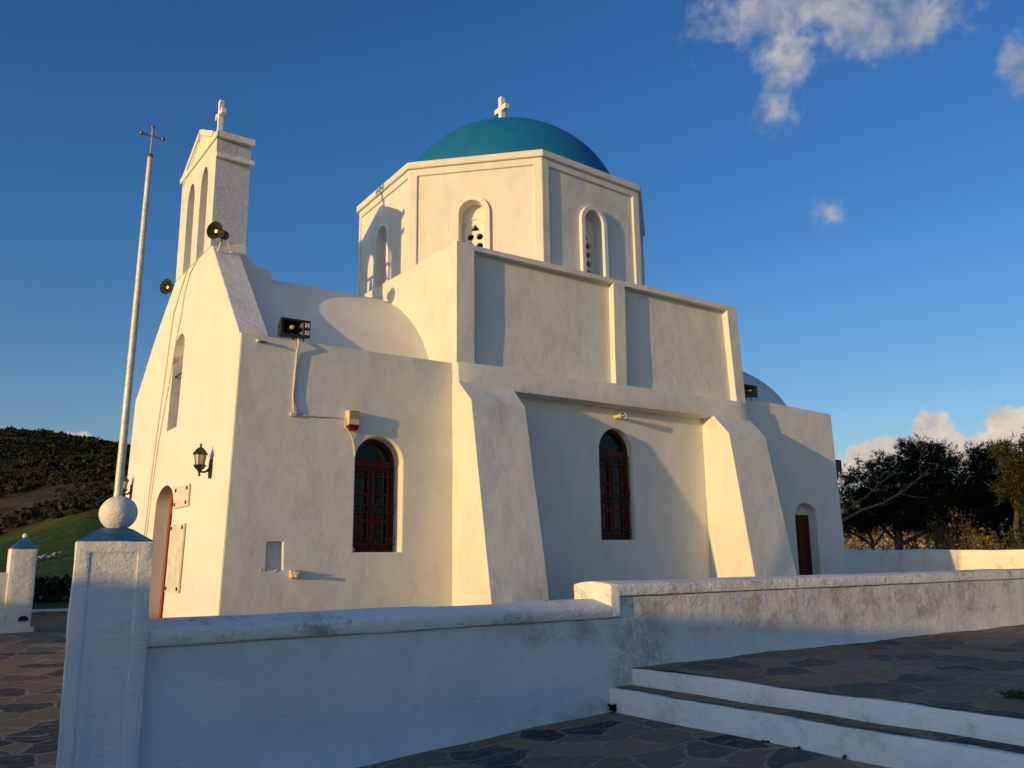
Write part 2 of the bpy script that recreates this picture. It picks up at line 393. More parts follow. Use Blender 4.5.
alpha = nt.math('MULTIPLY', nt.math('MULTIPLY', nt.math('ADD', nt.math('MULTIPLY', low, nt.step(dens, .34, .62)), nt.math('MULTIPLY', nt.math('SUBTRACT', 1., low), nt.step(dens, .2, .85))), nt.step(mask, .03, .22)), nt.math('ADD', .82, nt.math('MULTIPLY', low, .14)))
shade = nt.noise(dirv, 26, 6, .6, .2)
chigh = nt.ramp(shade, [(.3, (.18, .24, .35)), (.5, (.36, .38, .43)), (.72, (.66, .61, .56))])
clow = nt.ramp(shade, [(.3, (.42, .40, .42)), (.5, (.68, .58, .49)), (.72, (.88, .74, .58))])
ccol = nt.mix(low, chigh, clow)
# grade the sky as the photograph shows it: a deep blue away from the sun
tint = nt.ramp(sepd.outputs[2], [(0., (.85, .65, .64)), (.12, (.66, .645, .71)), (.35, (.36, .56, .75)), (.7, (.235, .46, .71)), (1., (.22, .44, .68))])
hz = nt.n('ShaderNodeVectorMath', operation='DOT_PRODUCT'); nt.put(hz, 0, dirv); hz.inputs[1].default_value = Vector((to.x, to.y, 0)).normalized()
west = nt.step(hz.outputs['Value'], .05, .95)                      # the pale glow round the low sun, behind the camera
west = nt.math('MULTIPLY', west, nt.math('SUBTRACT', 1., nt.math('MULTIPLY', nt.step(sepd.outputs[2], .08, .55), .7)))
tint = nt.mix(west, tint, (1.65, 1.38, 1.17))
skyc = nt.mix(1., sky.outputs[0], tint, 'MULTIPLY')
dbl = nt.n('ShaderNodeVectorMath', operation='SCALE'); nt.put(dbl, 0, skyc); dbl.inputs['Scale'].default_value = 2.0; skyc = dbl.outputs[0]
inv = nt.n('ShaderNodeVectorMath', operation='SCALE'); nt.put(inv, 0, ccol); inv.inputs['Scale'].default_value = 1/SKYS
final = nt.mix(alpha, skyc, inv.outputs[0])
bg = nt.n('ShaderNodeBackground'); nt.put(bg, 0, final); bg.inputs[1].default_value = SKYS
wo = nt.n('ShaderNodeOutputWorld'); nt.t.links.new(bg.outputs[0], wo.inputs[0])
S.view_settings.view_transform = 'Standard'; S.view_settings.look = 'None'; S.view_settings.gamma = 1
S.view_settings.exposure = 0.0; S.view_settings.use_curve_mapping = False
S.render.engine = 'CYCLES'
S.cycles.max_bounces = 8; S.cycles.diffuse_bounces = 4

# ------------------------------------------------------------------ ground
def zone_h(th, r):
    """terrain height by heading (degrees from +Y towards +X) and distance from the camera"""
    ridge = np.interp(th, [-180, -100, -60, -20, 2, 6, 10, 14, 20, 35, 50, 58, 66, 75, 100, 180], [.01, .01, .05, .115, .136, .134, .126, .118, .10, .065, .054, .055, .058, .06, .03, .01])
    mead = np.interp(th, [-180, -60, 0, 4, 9, 14, 25, 45, 60, 75, 110, 180], [0, .0, .015, .028, .062, .075, .05, .05, .052, .055, 0, 0])
    near = np.interp(th, [-180, -20, 40, 50, 75, 100, 180], [-.033, -.033, -.033, -.012, -.012, -.033, -.033])
    e = np.where(r < 42, near*1.0, np.where(r < 112, near+(mead-near)*(r-42)/70, np.where(r < 340, mead+(ridge-mead)*np.sin(np.pi/2*np.clip((r-112)/228, 0, 1)), ridge)))
    z = np.where(r < 42, .28+(42*near+1.6-.28)*np.clip((r-24)/18, 0, 1), 1.6+r*e)
    zr = 1.6+340*ridge
    return np.where(r > 340, zr*np.clip(1-(r-340)/500, 0, 1)**2-2, z)
rad = np.concatenate([[0.5, 8, 16, 22], np.geomspace(24, 420, 110), np.geomspace(460, 9000, 22)])
ths = np.concatenate([np.arange(-180, -8, 6.), np.arange(-8, 20, .3), np.arange(20, 50, 2.), np.arange(50, 72, .45), np.arange(72, 180, 6.)])
Rr, Tt = np.meshgrid(rad, ths)
Z = zone_h(Tt, Rr)
X_, Y_ = Rr*np.sin(np.radians(Tt)), Rr*np.cos(np.radians(Tt))
def fbm(x, y, f, seed, octv=4):
    out = 0; g = np.random.default_rng(seed)
    for o in range(octv):
        for _ in range(4):
            a = g.uniform(0, 2*np.pi); ph = g.uniform(0, 2*np.pi); k = f*2**o*g.uniform(.7, 1.4)
            out = out+np.sin((x*np.cos(a)+y*np.sin(a))*k+ph)*.5**o/2.5
    return out
amp = np.clip((Rr-30)/90, 0, 1)*np.clip((800-Rr)/300, 0, 1)
Z = Z+amp*(.9*fbm(X_, Y_, .045, 3)*np.clip((Rr-100)/120, .15, 1))
Z[Rr < 23] = -.55
def hsample(x, y):
    r_ = np.hypot(x, y); t_ = np.degrees(np.arctan2(x, y))
    a_ = np.clip((r_-30)/90, 0, 1)*np.clip((800-r_)/300, 0, 1)
    return zone_h(t_, r_)+a_*(.9*fbm(x, y, .045, 3)*np.clip((r_-100)/120, .15, 1))
nT, nR = Rr.shape
verts = np.stack([X_, Y_, Z], -1).reshape(-1, 3); faces = []
for i in range(nT):
    j = (i+1) % nT
    for k in range(nR-1): faces.append((i*nR+k, j*nR+k, j*nR+k+1, i*nR+k+1))
faces.append(tuple(i*nR for i in range(nT))[::-1])
me = bpy.data.meshes.new('ground'); me.from_pydata(verts.tolist(), [], faces)
bmx = bmesh.new(); bmx.from_mesh(me); bmesh.ops.recalc_face_normals(bmx, faces=bmx.faces)
if sum(f.normal.z for f in bmx.faces) < 0: bmesh.ops.reverse_faces(bmx, faces=bmx.faces)
bmx.to_mesh(me); bmx.free()
ca = me.color_attributes.new('zone', 'FLOAT_COLOR', 'POINT')
edge = 112+10*fbm(X_, Y_, .03, 9)
scr = np.clip((Rr-edge)/5, 0, 1)
gp = (fbm(X_, Y_, .06, 21) > .1) & (Rr > 118) & (Rr < 165) & (Tt < 30) & (Tt > 6.5); scr = np.where(gp, scr*.25, scr)
dry = np.where((Tt > 40) & (Tt < 110) & (Rr > 24), 1., 0.)
cols = np.stack([1-scr, scr, dry, np.ones_like(scr)], -1).reshape(-1)
ca.data.foreach_set('color', cols.astype(np.float32))
me.polygons.foreach_set('use_smooth', [True]*len(me.polygons))
structure(obj('ground', me, 'ground', loc=(0, 0, 0)))

def sheet(name, xs, ys, zf, mat):
    bm = bmesh.new(); V = [[bm.verts.new((x, y, zf(x, y))) for y in ys] for x in xs]
    for i in range(len(xs)-1):
        for j in range(len(ys)-1): bm.faces.new((V[i][j], V[i+1][j], V[i+1][j+1], V[i][j+1]))
    return structure(obj(name, bm, mat, loc=(0, 0, 0), smooth=60))
def zlow(x, y):
    b = .069+(min(x, 6.4)-6.2)*.0425 if x > 1 else .069-5.2*.0425+(x-1)*.01
    return b+np.clip((y-7.0)/9., 0, 1)*(.45-b)+.006*math.sin(x*2.1+y*1.3)+.005*math.sin(x*5.3-y*3.7)
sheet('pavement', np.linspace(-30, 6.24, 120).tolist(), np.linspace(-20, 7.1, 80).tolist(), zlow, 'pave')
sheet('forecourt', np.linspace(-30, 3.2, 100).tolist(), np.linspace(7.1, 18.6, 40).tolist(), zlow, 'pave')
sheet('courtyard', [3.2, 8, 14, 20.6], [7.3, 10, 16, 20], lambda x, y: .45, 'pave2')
def zter(x, y): return .489+.006*math.sin(x*1.9+y*2.3)+.004*math.sin(x*4.3-y*5.1)+.003*math.sin(x*11+y*7)
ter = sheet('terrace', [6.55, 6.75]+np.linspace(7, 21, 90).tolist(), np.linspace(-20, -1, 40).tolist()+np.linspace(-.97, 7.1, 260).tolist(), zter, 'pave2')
def ragged(y_, sd):
    return .016*math.sin(y_*3.1+sd)+.013*math.sin(y_*7.7+sd*2)+.010*math.sin(y_*17.3+sd*3)+.007*math.sin(y_*41+sd)
for v in ter.data.vertices:
    if v.co.x < 6.6: v.co.x += ragged(v.co.y, 1.3)-.008; v.co.z = max(v.co.z, .486)

def rough_box(x0, x1, y0, y1, z0, z1, res, amp, seed, rnd=.03):
    """plastered block with a dense skin so that its faces and edges wander a little"""
    bm = box(x0, x1, y0, y1, z0, z1)
    bmesh.ops.bevel(bm, geom=list(bm.edges), offset=rnd, segments=2, affect='EDGES', profile=.6)
    return wobble(bm, res, amp, seed)
def wobble(bm, res, amp, seed):
    for ax in range(3):
        co_ = Vector((0, 0, 0)); nrm = Vector((0, 0, 0)); nrm[ax] = 1
        lo = min(v.co[ax] for v in bm.verts); hi = max(v.co[ax] for v in bm.verts)
        k = int((hi-lo)/res)
        for i in range(1, k+1):
            co_[ax] = lo+(hi-lo)*i/(k+1)
            bmesh.ops.bisect_plane(bm, geom=bm.verts[:]+bm.edges[:]+bm.faces[:], dist=1e-5, plane_co=co_, plane_no=nrm)
    bmesh.ops.remove_doubles(bm, verts=bm.verts, dist=1e-4)
    g = np.random.default_rng(seed); ks = [(Vector(g.normal(size=3)).normalized(), g.uniform(0, 6.28), 2.0*1.55**i) for i in range(7) for _ in range(2)]
    bm.normal_update()
    for v in bm.verts:
        d = sum(math.sin(v.co.dot(k)*f*2+ph)/f**.8 for k, ph, f in ks)
        v.co += v.normal*amp*d*1.6
    return bm

# steps: two whitewashed risers with a slate tread
t = thing('stone_steps', (6.24, 0, 0), 'two low whitewashed steps with slate treads rising to the paved terrace', 'steps')
structure(t)
def riser(x0, x1, z0, z1, seed):
    return rough_box(x0, x1, -20, 7.06, z0, z1, .22, .004, seed, .014)
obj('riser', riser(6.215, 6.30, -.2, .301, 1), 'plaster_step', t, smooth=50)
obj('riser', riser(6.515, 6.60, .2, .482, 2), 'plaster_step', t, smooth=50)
bm = bmesh.new(); ys = np.linspace(-20, 7.06, 560)
A = [bm.verts.new((6.255+ragged(q, 4.1), q, .309+.002*math.sin(q*7.1))) for q in ys]; B = [bm.verts.new((6.52, q, .311+.003*math.sin(q*5.3+1))) for q in ys]
for i in range(len(ys)-1): bm.faces.new((A[i], B[i], B[i+1], A[i+1]))
obj('tread', bm, 'pave2', t)

# ------------------------------------------------------------------ front parapet wall
t = thing('parapet_wall', (6.3, 7.3, 0), 'long whitewashed parapet wall in front of the church, stepping up beside the steps, with a rounded stained coping', 'wall')
body = prism([(1.225, -.3), (20.3, -.3), (20.3, 1.21), (6.392, 1.21), (6.392, .996), (1.225, .996)], 'y', 7.026, 7.56)
body = wobble(body, .16, .003, 4)
for v in body.verts:                                            # plaster splays a little at the foot
    if v.co.y < 7.3: v.co.y -= .05*max(0, 1-(v.co.z+.02-(.46 if v.co.x > 6.6 else 0))/.16)**2*(1 if v.co.z < .7 else 0)
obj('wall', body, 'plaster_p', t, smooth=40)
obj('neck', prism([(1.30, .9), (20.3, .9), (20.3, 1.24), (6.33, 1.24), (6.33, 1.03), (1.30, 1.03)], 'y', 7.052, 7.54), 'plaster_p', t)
def coping(x0, x1, z0, z1, seed, crown):
    bm = box(x0, x1, 6.985, 7.605, z0, z1)
    top = [e for e in bm.edges if all(v.co.z > z1-1e-4 for v in e.verts)]
    bmesh.ops.bevel(bm, geom=top, offset=.02, segments=3, affect='EDGES', profile=.5)
    bmesh.ops.bevel(bm, geom=[e for e in bm.edges if all(v.co.z < z0+1e-4 for v in e.verts)], offset=.008, segments=1, affect='EDGES')
    bm = wobble(bm, .12, .0022, seed)
    for v in bm.verts:
        if v.co.z > z0+.02: v.co.z += crown*max(0, 1.06-math.sqrt(((v.co.y-7.295)/.31)**2+.01))*min(1, (v.co.z-z0)/(z1-z0))
    return bm
cp = prism([(6.235, 1.008), (6.38, 1.008), (6.38, 1.222), (20.32, 1.222), (20.32, 1.345), (6.235, 1.345)], 'y', 6.985, 7.605)
cp = solve(cp, bevel=.02, seg=3); cp = wobble(cp, .12, .0022, 6)
for v in cp.verts:
    if v.co.z > 1.25: v.co.z += .03*max(0, 1-((v.co.y-7.295)/.31)**2)
obj('coping', coping(1.605, 6.239, 1.008, 1.122, 5, .075), 'plaster_cap', t, smooth=50)
obj('coping', cp, 'plaster_cap', t, smooth=50)

# near gate pier, turned a little towards the street
PR = Matrix.Rotation(R(-8), 4, 'Z'); PC = Vector((1.391, 7.275, 0))
def turned(bm):
    bmesh.ops.transform(bm, matrix=Matrix.Translation(PC) @ PR, verts=bm.verts); return bm
t = thing('gate_pier', (1.391, 7.275, -.2), 'near white gate pier with a blue cap and a plaster ball carrying the flagpole', 'pier', 'gate piers of the churchyard')
pb = box(-.263, .263, -.27, .27, -.25, 1.784)
fr = solve(pb, [box(-.168, .158, -.4, -.264, -.4, 1.703)], bevel=.012)
obj('shaft', turned(wobble(fr, .07, .004, 9)), 'plaster_r', t, smooth=40)
cpv = hexa([(-.273, -.28, 1.78), (.273, -.28, 1.78), (.273, .28, 1.78), (-.273, .28, 1.78), (-.107, -.107, 1.89), (.107, -.107, 1.89), (.107, .107, 1.89), (-.107, .107, 1.89)])
bmesh.ops.bevel(cpv, geom=list(cpv.edges), offset=.012, segments=2, affect='EDGES')
obj('cap', turned(wobble(cpv, .08, .003, 10)), 'blue', t, smooth=40)
sb = sphere((1.405, 7.27, 2.004), .1455, sub=5, sc=(1, 1, .98)); sb = wobble(sb, 9, .003, 12)
obj('ball', sb, 'plaster_r', t, smooth=80)
t = thing('flagpole', (1.390, 7.27, 2.13), 'tall pale metal flagpole topped by a small brass-tipped cross', 'flagpole')
obj('pole', tube([(1.390, 7.27, 2.13), (1.414, 7.27, 3.64), (1.430, 7.27, 5.023)], [.031, .028, .023], n=14), 'polepaint', t, smooth=40)
obj('collar', lathe([(0, 0), (.024, 0), (.025, .02), (.014, .035), (0, .035)], (1.430, 7.27, 5.008), n=14), 'brass', t, smooth=40)
cr = obj('cross', tube([(1.351, 7.27, 5.212), (1.519, 7.27, 5.208)], .0085, tube([(1.430, 7.27, 5.03), (1.433, 7.27, 5.286)], .0095, n=8), n=8), 'steel', t, smooth=40)
for c in ((1.347, 7.27, 5.212), (1.524, 7.27, 5.208), (1.433, 7.27, 5.292)): obj('knob', sphere(c, .018, sub=2), 'brass', cr, smooth=80)

# far gate pier and wall
t = thing('gate_pier', (1.955, 18.46, .4), 'far white gate pier with a pointed blue cap and a tiny white ball', 'pier', 'gate piers of the churchyard')
obj('shaft', rough_box(1.76, 2.19, 18.22, 18.70, .3, 1.945, .14, .003, 21, .02), 'plaster_r', t, smooth=40)
obj('plinth', rough_box(1.73, 2.245, 18.19, 18.72, .3, .545, .14, .003, 26, .012), 'plaster_r', t, smooth=40)
cp2 = hexa([(1.765, 18.2, 1.94), (2.215, 18.2, 1.94), (2.215, 18.72, 1.94), (1.765, 18.72, 1.94), (1.97, 18.44, 2.15), (2.005, 18.44, 2.15), (2.005, 18.48, 2.15), (1.97, 18.48, 2.15)])
obj('cap', cp2, 'blue', t)
obj('ball', sphere((1.988, 18.46, 2.175), .05, sub=3), 'plaster_r', t, smooth=80)
t = thing('boundary_wall', (-4, 18.5, .3), 'white boundary wall running off to the left of the far gate pier', 'wall')
obj('wall', rough_box(-12, 1.80, 18.27, 18.62, .3, 1.51, .3, .003, 22, .02), 'plaster_r', t, smooth=40)
obj('plinth', rough_box(-12, 1.77, 18.215, 18.5, .3, .775, .3, .003, 23, .012), 'plaster_r', t, smooth=40)
obj('drain', prism(arch(1.985, 2.135, .655, .69, .74), 'y', 18.16, 18.2), 'darkhole', [o for o in COL.objects if o.name.startswith('gate_pier')][-1])  # black slab stands in for the shade inside the drain opening
t = thing('low_kerb_wall', (6, 19.4, .3), 'low stone kerb wall with a pale top edge beyond the gate', 'wall')
obj('wall', rough_box(2.2, 14, 18.9, 19.3, .2, .76, .3, .006, 24, .02), 'stone', t, smooth=40)
obj('coping', rough_box(2.2, 14, 18.87, 19.33, .755, .80, .3, .004, 25, .01), 'plaster_back', t, smooth=40)
# unseen wall west of the forecourt, added to shade the parapet and the steps
t = thing('shade_wall', (-14, -8, 0), 'long white wall out of view, added to cast shade, higher at one end', 'wall')
obj('wall', wobble(prism([(-42, -.5), (5.2, -.5), (5.2, 2.885), (-42, 2.885)], 'x', -14.4, -14.0), .8, .004, 30), 'plaster_r', t, smooth=40)
obj('wall', wobble(prism([(5.21, -.5), (40, -.5), (40, 2.42), (5.21, 2.42)], 'x', -14.38, -14.02), .8, .004, 31), 'plaster_r', t, smooth=40)
# back wall of the churchyard
t = thing('yard_wall', (20.6, 10, .3), 'plain white yard wall behind the church, half in shadow, in front of the trees', 'wall')
yb = prism([(-12, -.3), (22, -.3), (22, 1.81), (14, 1.80), (10, 1.735), (-12, 1.60)], 'x', 20.4, 20.75)
obj('wall', wobble(solve(yb, bevel=.03), .25, .004, 33), 'plaster_back', t, smooth=40)

# ------------------------------------------------------------------ the church
CH = thing('church', (9.0, 12.8, .45), 'whitewashed chapel with a teal dome on an octagonal drum, sloping buttresses and a bell gable', 'church')
def lean(bm):
    for v in bm.verts: v.co.x += .0267*(min(v.co.z, 6.0)-1.05)
    return bm
FX = 3.041
# facade with its sloping shoulders
fac = prism([(9.967, -.2), (15.53, -.2), (15.53, 4.40), (15.44, 4.44), (14.53, 5.25), (13.52, 5.97), (11.62, 5.97), (10.06, 4.36), (9.967, 4.33)], 'x', FX, FX+.36)
# z planes so that the lean bends nowhere
dcut = prism(arch(12.37, 13.36, .2, 2.43, 2.72), 'x', FX-.2, FX+.24)
wcut = prism(arch(12.59, 13.15, 3.54, 4.74, 4.97), 'x', FX-.2, FX+.30)
fo = obj('facade', lean(solve(fac, [dcut, wcut], bevel=.018)), 'plaster', CH)
for ya, za, yb_, zb in ((10.065, 4.36, 11.60, 5.955), (15.435, 4.44, 13.535, 5.965)):
    n = Vector((-(zb-za), yb_-ya)).normalized(); n = n if n.y > 0 else -n
    q = [(ya, za), (yb_, zb), (yb_+n.x*.012, zb+n.y*.012), (ya+n.x*.012, za+n.y*.012)]
    obj('coping', lean(prism(q, 'x', FX+.006, FX+.362)), 'plaster_g', fo)
# bell gable
bg_ = prism([(11.66, 5.972), (13.49, 5.972), (13.49, 7.70), (13.30, 7.80), (12.62, 8.14), (12.52, 8.14), (11.84, 7.80), (11.66, 7.70)], 'x', FX-.006, FX+.505)
a1 = prism(arch(12.69, 13.09, 5.975, 7.02, 7.38), 'x', FX-.3, FX+.9)
a2 = prism(arch(12.00, 12.38, 5.975, 7.02, 7.38), 'x', FX-.3, FX+.9)
for v in bg_.verts:                                             # the right flank is skewed from the sun so it shades darker
    if v.co.y < 11.7 and v.co.x > FX+.3: v.co.y += .05
bgo = obj('bell_gable', lean(solve(bg_, [a1, a2], bevel=.015)), 'plaster_g', CH)
# mouldings of the gable: a side band, a front cornice and two raking bands
def shelf(y0, y1, x0, x1, z0, z1):
    z0 += .02; z1 += .02; x1 -= .045 if x1 > FX+.1 else 0
    return lean(solve(box(x0, x1, y0, y1, z0, z1), bevel=.014))
mb = shelf(11.605, 11.664, FX-.03, FX+.585, 7.60, 7.705); obj('cornice', mb, 'plaster_g', bgo)
mb = shelf(11.61, 11.664, FX-.02, FX+.60, 7.295, 7.375); obj('cornice', mb, 'plaster_g', bgo)
mb = shelf(13.486, 13.54, FX-.02, FX+.60, 7.60, 7.705); obj('cornice', mb, 'plaster_g', bgo)
mb = shelf(11.60, 13.56, FX-.035, FX-.004, 7.60, 7.695); obj('cornice', mb, 'plaster', bgo)
for (ya, za, yb_, zb) in ((13.50, 7.70, 12.58, 8.145), (11.84, 7.81, 12.56, 8.145)):
    n = Vector((za-zb, yb_-ya)).normalized() if yb_ > ya else Vector((zb-za, ya-yb_)).normalized()
    w = .085
    obj('pediment_band', lean(prism([(ya, za), (yb_, zb), (yb_-n.x*w, zb-n.y*w), (ya-n.x*w, za-n.y*w)], 'x', FX-.028, FX-.003)), 'plaster', bgo)
    obj('pediment_band', lean(prism([(ya-n.x*.13, za-n.y*.13), (yb_-n.x*.13, zb-n.y*.13), (yb_-n.x*.17, zb-n.y*.17), (ya-n.x*.17, za-n.y*.17)], 'x', FX-.018, FX-.003)), 'plaster', bgo)
# flared masonry behind the gable
fl = [(3.30, 4.6), (3.30, 6.0), (3.60, 6.1), (3.67, 6.1), (3.69, 6.0), (3.73, 5.9), (3.81, 5.84), (3.92, 5.80), (4.04, 5.77), (4.08, 5.70), (4.10, 4.6)]
obj('gable_foot', solve(prism(fl, 'y', 11.68, 13.47), bevel=.012), 'plaster_s', CH)
bar = bmesh.new()
for yc in (12.89, 12.19):
    bl = lathe([(0, 0), (.02, 0), (.05, -.03), (.07, -.12), (.09, -.2), (.125, -.25), (.115, -.25), (.06, -.1), (0, -.08)], (3.44, yc, 6.88), n=16)
    obj('bell', bl, 'bell', bgo, smooth=50)
    obj('bell_beam', box(3.41, 3.47, yc-.22, yc+.22, 6.88, 6.94), 'iron', bgo)
# cross on the gable (budded arms)
def budded_cross(cx, cy, z0, h, arm, zarm, w, dpt):
    a, b = w/2, w*.95
    P = []
    prof = [(a, z0), (a, zarm-a)]
    pts = [(cy-a, z0), (cy+a, z0), (cy+a, zarm-a), (cy+arm-b*.9, zarm-a), (cy+arm-b*.8, zarm-b), (cy+arm, zarm-b*.6), (cy+arm, zarm+b*.6), (cy+arm-b*.8, zarm+b), (cy+arm-b*.9, zarm+a),
           (cy+a, zarm+a), (cy+a, z0+h-b*.9), (cy+b, z0+h-b*.8), (cy+b*.6, z0+h), (cy-b*.6, z0+h), (cy-b, z0+h-b*.8), (cy-a, z0+h-b*.9), (cy-a, zarm+a),
           (cy-arm+b*.9, zarm+a), (cy-arm+b*.8, zarm+b), (cy-arm, zarm+b*.6), (cy-arm, zarm-b*.6), (cy-arm+b*.8, zarm-b), (cy-arm+b*.9, zarm-a), (cy-a, zarm-a)]
    return solve(prism(pts, 'x', cx-dpt/2, cx+dpt/2), bevel=.006)
obj('cross', budded_cross(3.40, 12.40, 8.10, .53, .165, 8.40, .062, .075), 'plaster', bgo)

# nave: south wall with one window each side of the first buttress, north wall, vaulted roof
def profile(zx=0):
    u = [0, .21, .6, .9, 1.33, 1.74, 2.0, 2.195, 2.33]; z = [5.96, 5.945, 5.84, 5.70, 5.455, 5.12, 4.80, 4.49, 4.20]
    uu = np.linspace(0, 2.33, 26); zz = np.interp(uu, u, z)
    k = np.array([1, 2, 3, 2, 1.])/9; zp = np.concatenate([zz[2:0:-1], zz, zz[-1:]*1-.1, zz[-1:]-.2]); zz = np.convolve(zp, k, 'valid')
    return [(12.78-a, b) for a, b in zip(uu[::-1], zz[::-1])]+[(12.78+a, b) for a, b in zip(uu[1:], zz[1:])]
sw = prism([(FX+.004-.0267*1.25, -.2), (12.13, -.2), (12.13, 4.33), (FX+.004+.0267*3.28, 4.33)], 'y', 9.963, 10.36)
W1 = arch(4.66, 5.335, 1.735, 2.90, 3.205); W2 = arch(8.84, 9.555, 1.908, 3.285, 3.658)
niche = prism([(3.555, 1.53), (3.765, 1.53), (3.755, 1.86), (3.56, 1.86)], 'y', 9.6, 10.06)
sw = solve(sw, [prism(W1, 'y', 9.5, 10.8), prism(W2, 'y', 9.5, 10.8), niche, box(6.9, 11.4, 9.5, 10.055, -.5, 3.99)], bevel=.016)
obj('nave_wall', sw, 'plaster_s', CH)
obj('nave_wall', solve(box(3.47, 12.13, 15.14, 15.53, -.2, 4.33), bevel=.016), 'plaster_s', CH)
pr = profile()
obj('nave_roof', solve(prism(pr, 'x', 3.462, 6.2)), 'plaster', CH, smooth=30)

# transept block: panelled south wall above a projecting band
tp = [(6.09, 4.2), (12.175, 4.2), (12.085, 6.09), (6.09, 6.09)]
tr = prism(tp, 'y', 9.843, 15.72)
rc1 = prism([(6.387, 4.335), (9.052, 4.335), (9.077, 6.01), (6.389, 6.01)], 'y', 9.5, 9.952)
rc2 = prism([(9.288, 4.335), (11.922, 4.335), (11.822, 6.005), (9.332, 6.005)], 'y', 9.5, 9.966)
obj('transept', wobble(solve(tr, [rc1, rc2], bevel=.014), .42, .0025, 44), 'plaster_s', CH)
bd = hexa([(6.096, 9.80, 3.99), (12.225, 9.80, 3.99), (12.225, 10.12, 3.99), (6.096, 10.12, 3.99), (6.096, 9.818, 4.322), (12.17, 9.818, 4.322), (12.17, 10.12, 4.322), (6.096, 10.12, 4.322)])
bd = wobble(solve(bd, bevel=.02), .3, .003, 40)
obj('band', bd, 'plaster_s', CH, smooth=35)
def buttress(x0, x1, za, ya, zb, yb__, yc, zc):
    slope = (yb__-yc)/(zb-zc); y0 = yb__-slope*(zb+.2)
    b = prism([(10.2, -.2), (y0, -.2), (yb__, zb), (ya, za), (ya, za+.02), (10.2, za+.02)], 'x', x0, x1)
    for v in b.verts:
        if v.co.x < x0+.3 and v.co.y < 9.75: v.co.y -= .03
    return wobble(solve(b, bevel=.028, seg=3), .45, .003, int(x0*10))
obj('buttress', buttress(6.1, 7.035, 4.02, 9.806, 3.722, 9.52, 9.075, 1.11), 'plaster_s', CH)
b2_ = buttress(11.235, 12.225, 4.015, 9.806, 3.665, 9.51, 9.178, 1.343)
for v in b2_.verts:
    if v.co.x > 11.8: v.co.x += .045*(3.9-v.co.z)
obj('buttress', b2_, 'plaster_s', CH)

# octagonal drum
DC = (9.1, 12.98)
def octa(r, sh=0): 
    h = r*math.tan(math.pi/8)
    return [(DC[0]+r/math.cos(math.pi/8)*math.cos(math.pi/8+k*math.pi/4), DC[1]+r/math.cos(math.pi/8)*math.sin(math.pi/8+k*math.pi/4)) for k in range(8)]
RD = 2.70
def drum_poly(off):
    P = octa(RD+off)
    P[5] = (P[5][0]-.02, P[5][1]-.045); P[6] = (P[6][0]+.02, P[6][1]+.075)
    P[3] = (P[3][0]+.085, P[3][1]-.13); P[2] = (P[2][0]+.03, P[2][1]-.05)
    return P
cuts = []; 
side = 2*RD*math.tan(math.pi/8)
def face_frame(k):
    """outward normal, tangent and face centre of drum face k"""
    P = drum_poly(0); p, q = Vector((*P[k-1], 0)), Vector((*P[k], 0)); tn = (q-p).normalized()
    return Vector((tn.y, -tn.x, 0)), tn, (p+q)/2-(tn*.05 if k == 5 else tn*0)
def fprism(k, poly, d0, d1):
    n, tn, c = face_frame(k); bm = prism(poly, 'y', 0, 1)
    for v in bm.verts: v.co = c+tn*v.co.x+n*(d0+(d1-d0)*v.co.y)+Vector((0, 0, v.co.z))
    return clean(bm)
opn = arch(-.215, .215, 6.12, 7.20, 7.43); sur = arch(-.305, .305, 6.0, 7.20, 7.51)
for k in range(8):
    o_ = .05 if k == 5 else 0
    cuts.append(fprism(k, [(-side/2+.13+o_, 5.9), (side/2-.13+o_, 5.9), (side/2-.13+o_, 7.955), (-side/2+.13+o_, 7.955)], -.038, .3))
cuts2 = [fprism(k, opn, -.55, .3) for k in range(8)]
dr = obj('drum', solve(prism(drum_poly(0), 'z', 5.9, 8.08), cuts+cuts2, bevel=.012), 'plaster_s', CH)
cn = solve(prism(drum_poly(.05), 'z', 8.075, 8.195), bevel=.018)
obj('cornice', cn, 'plaster_s', dr)
for k in (4, 5, 6):
    sr = obj('window_surround', solve(fprism(k, sur, -.05, .022), [fprism(k, opn, -.3, .3)], bevel=.008), 'plaster', dr)
    # pierced plaster screen: a triangle over pairs of round holes
    holes = [[(-.085, 6.985), (.085, 6.985), (0, 7.10)]]
    for zz in (6.88, 6.72, 6.56, 6.40, 6.24):
        for uu in (-.078, .078): holes.append([(uu+.058*math.cos(q*math.pi/8), zz+.058*math.sin(q*math.pi/8)) for q in range(16)])
    sc_ = solve(fprism(k, arch(-.218, .218, 6.1, 7.20, 7.435), -.30, -.235), [fprism(k, h, -.5, .1) for h in holes], bevel=0)
    w_ = obj('window', sc_, 'plaster', dr); w_['label'] = 'arched window with a pierced plaster screen of round holes under a triangle'
    rim = solve(fprism(k, arch(-.17, .17, 6.11, 7.02, 7.20), -.25, -.212), [fprism(k, arch(-.148, .148, 6.0, 7.02, 7.18), -.4, .1)], bevel=.004)
    obj('moulding', rim, 'plaster', w_)
    obj('pane', fprism(k, arch(-.214, .214, 6.13, 7.19, 7.425), -.36, -.325), 'darkhole', w_)  # near-black sheet, put here so the screen's holes read as unlit
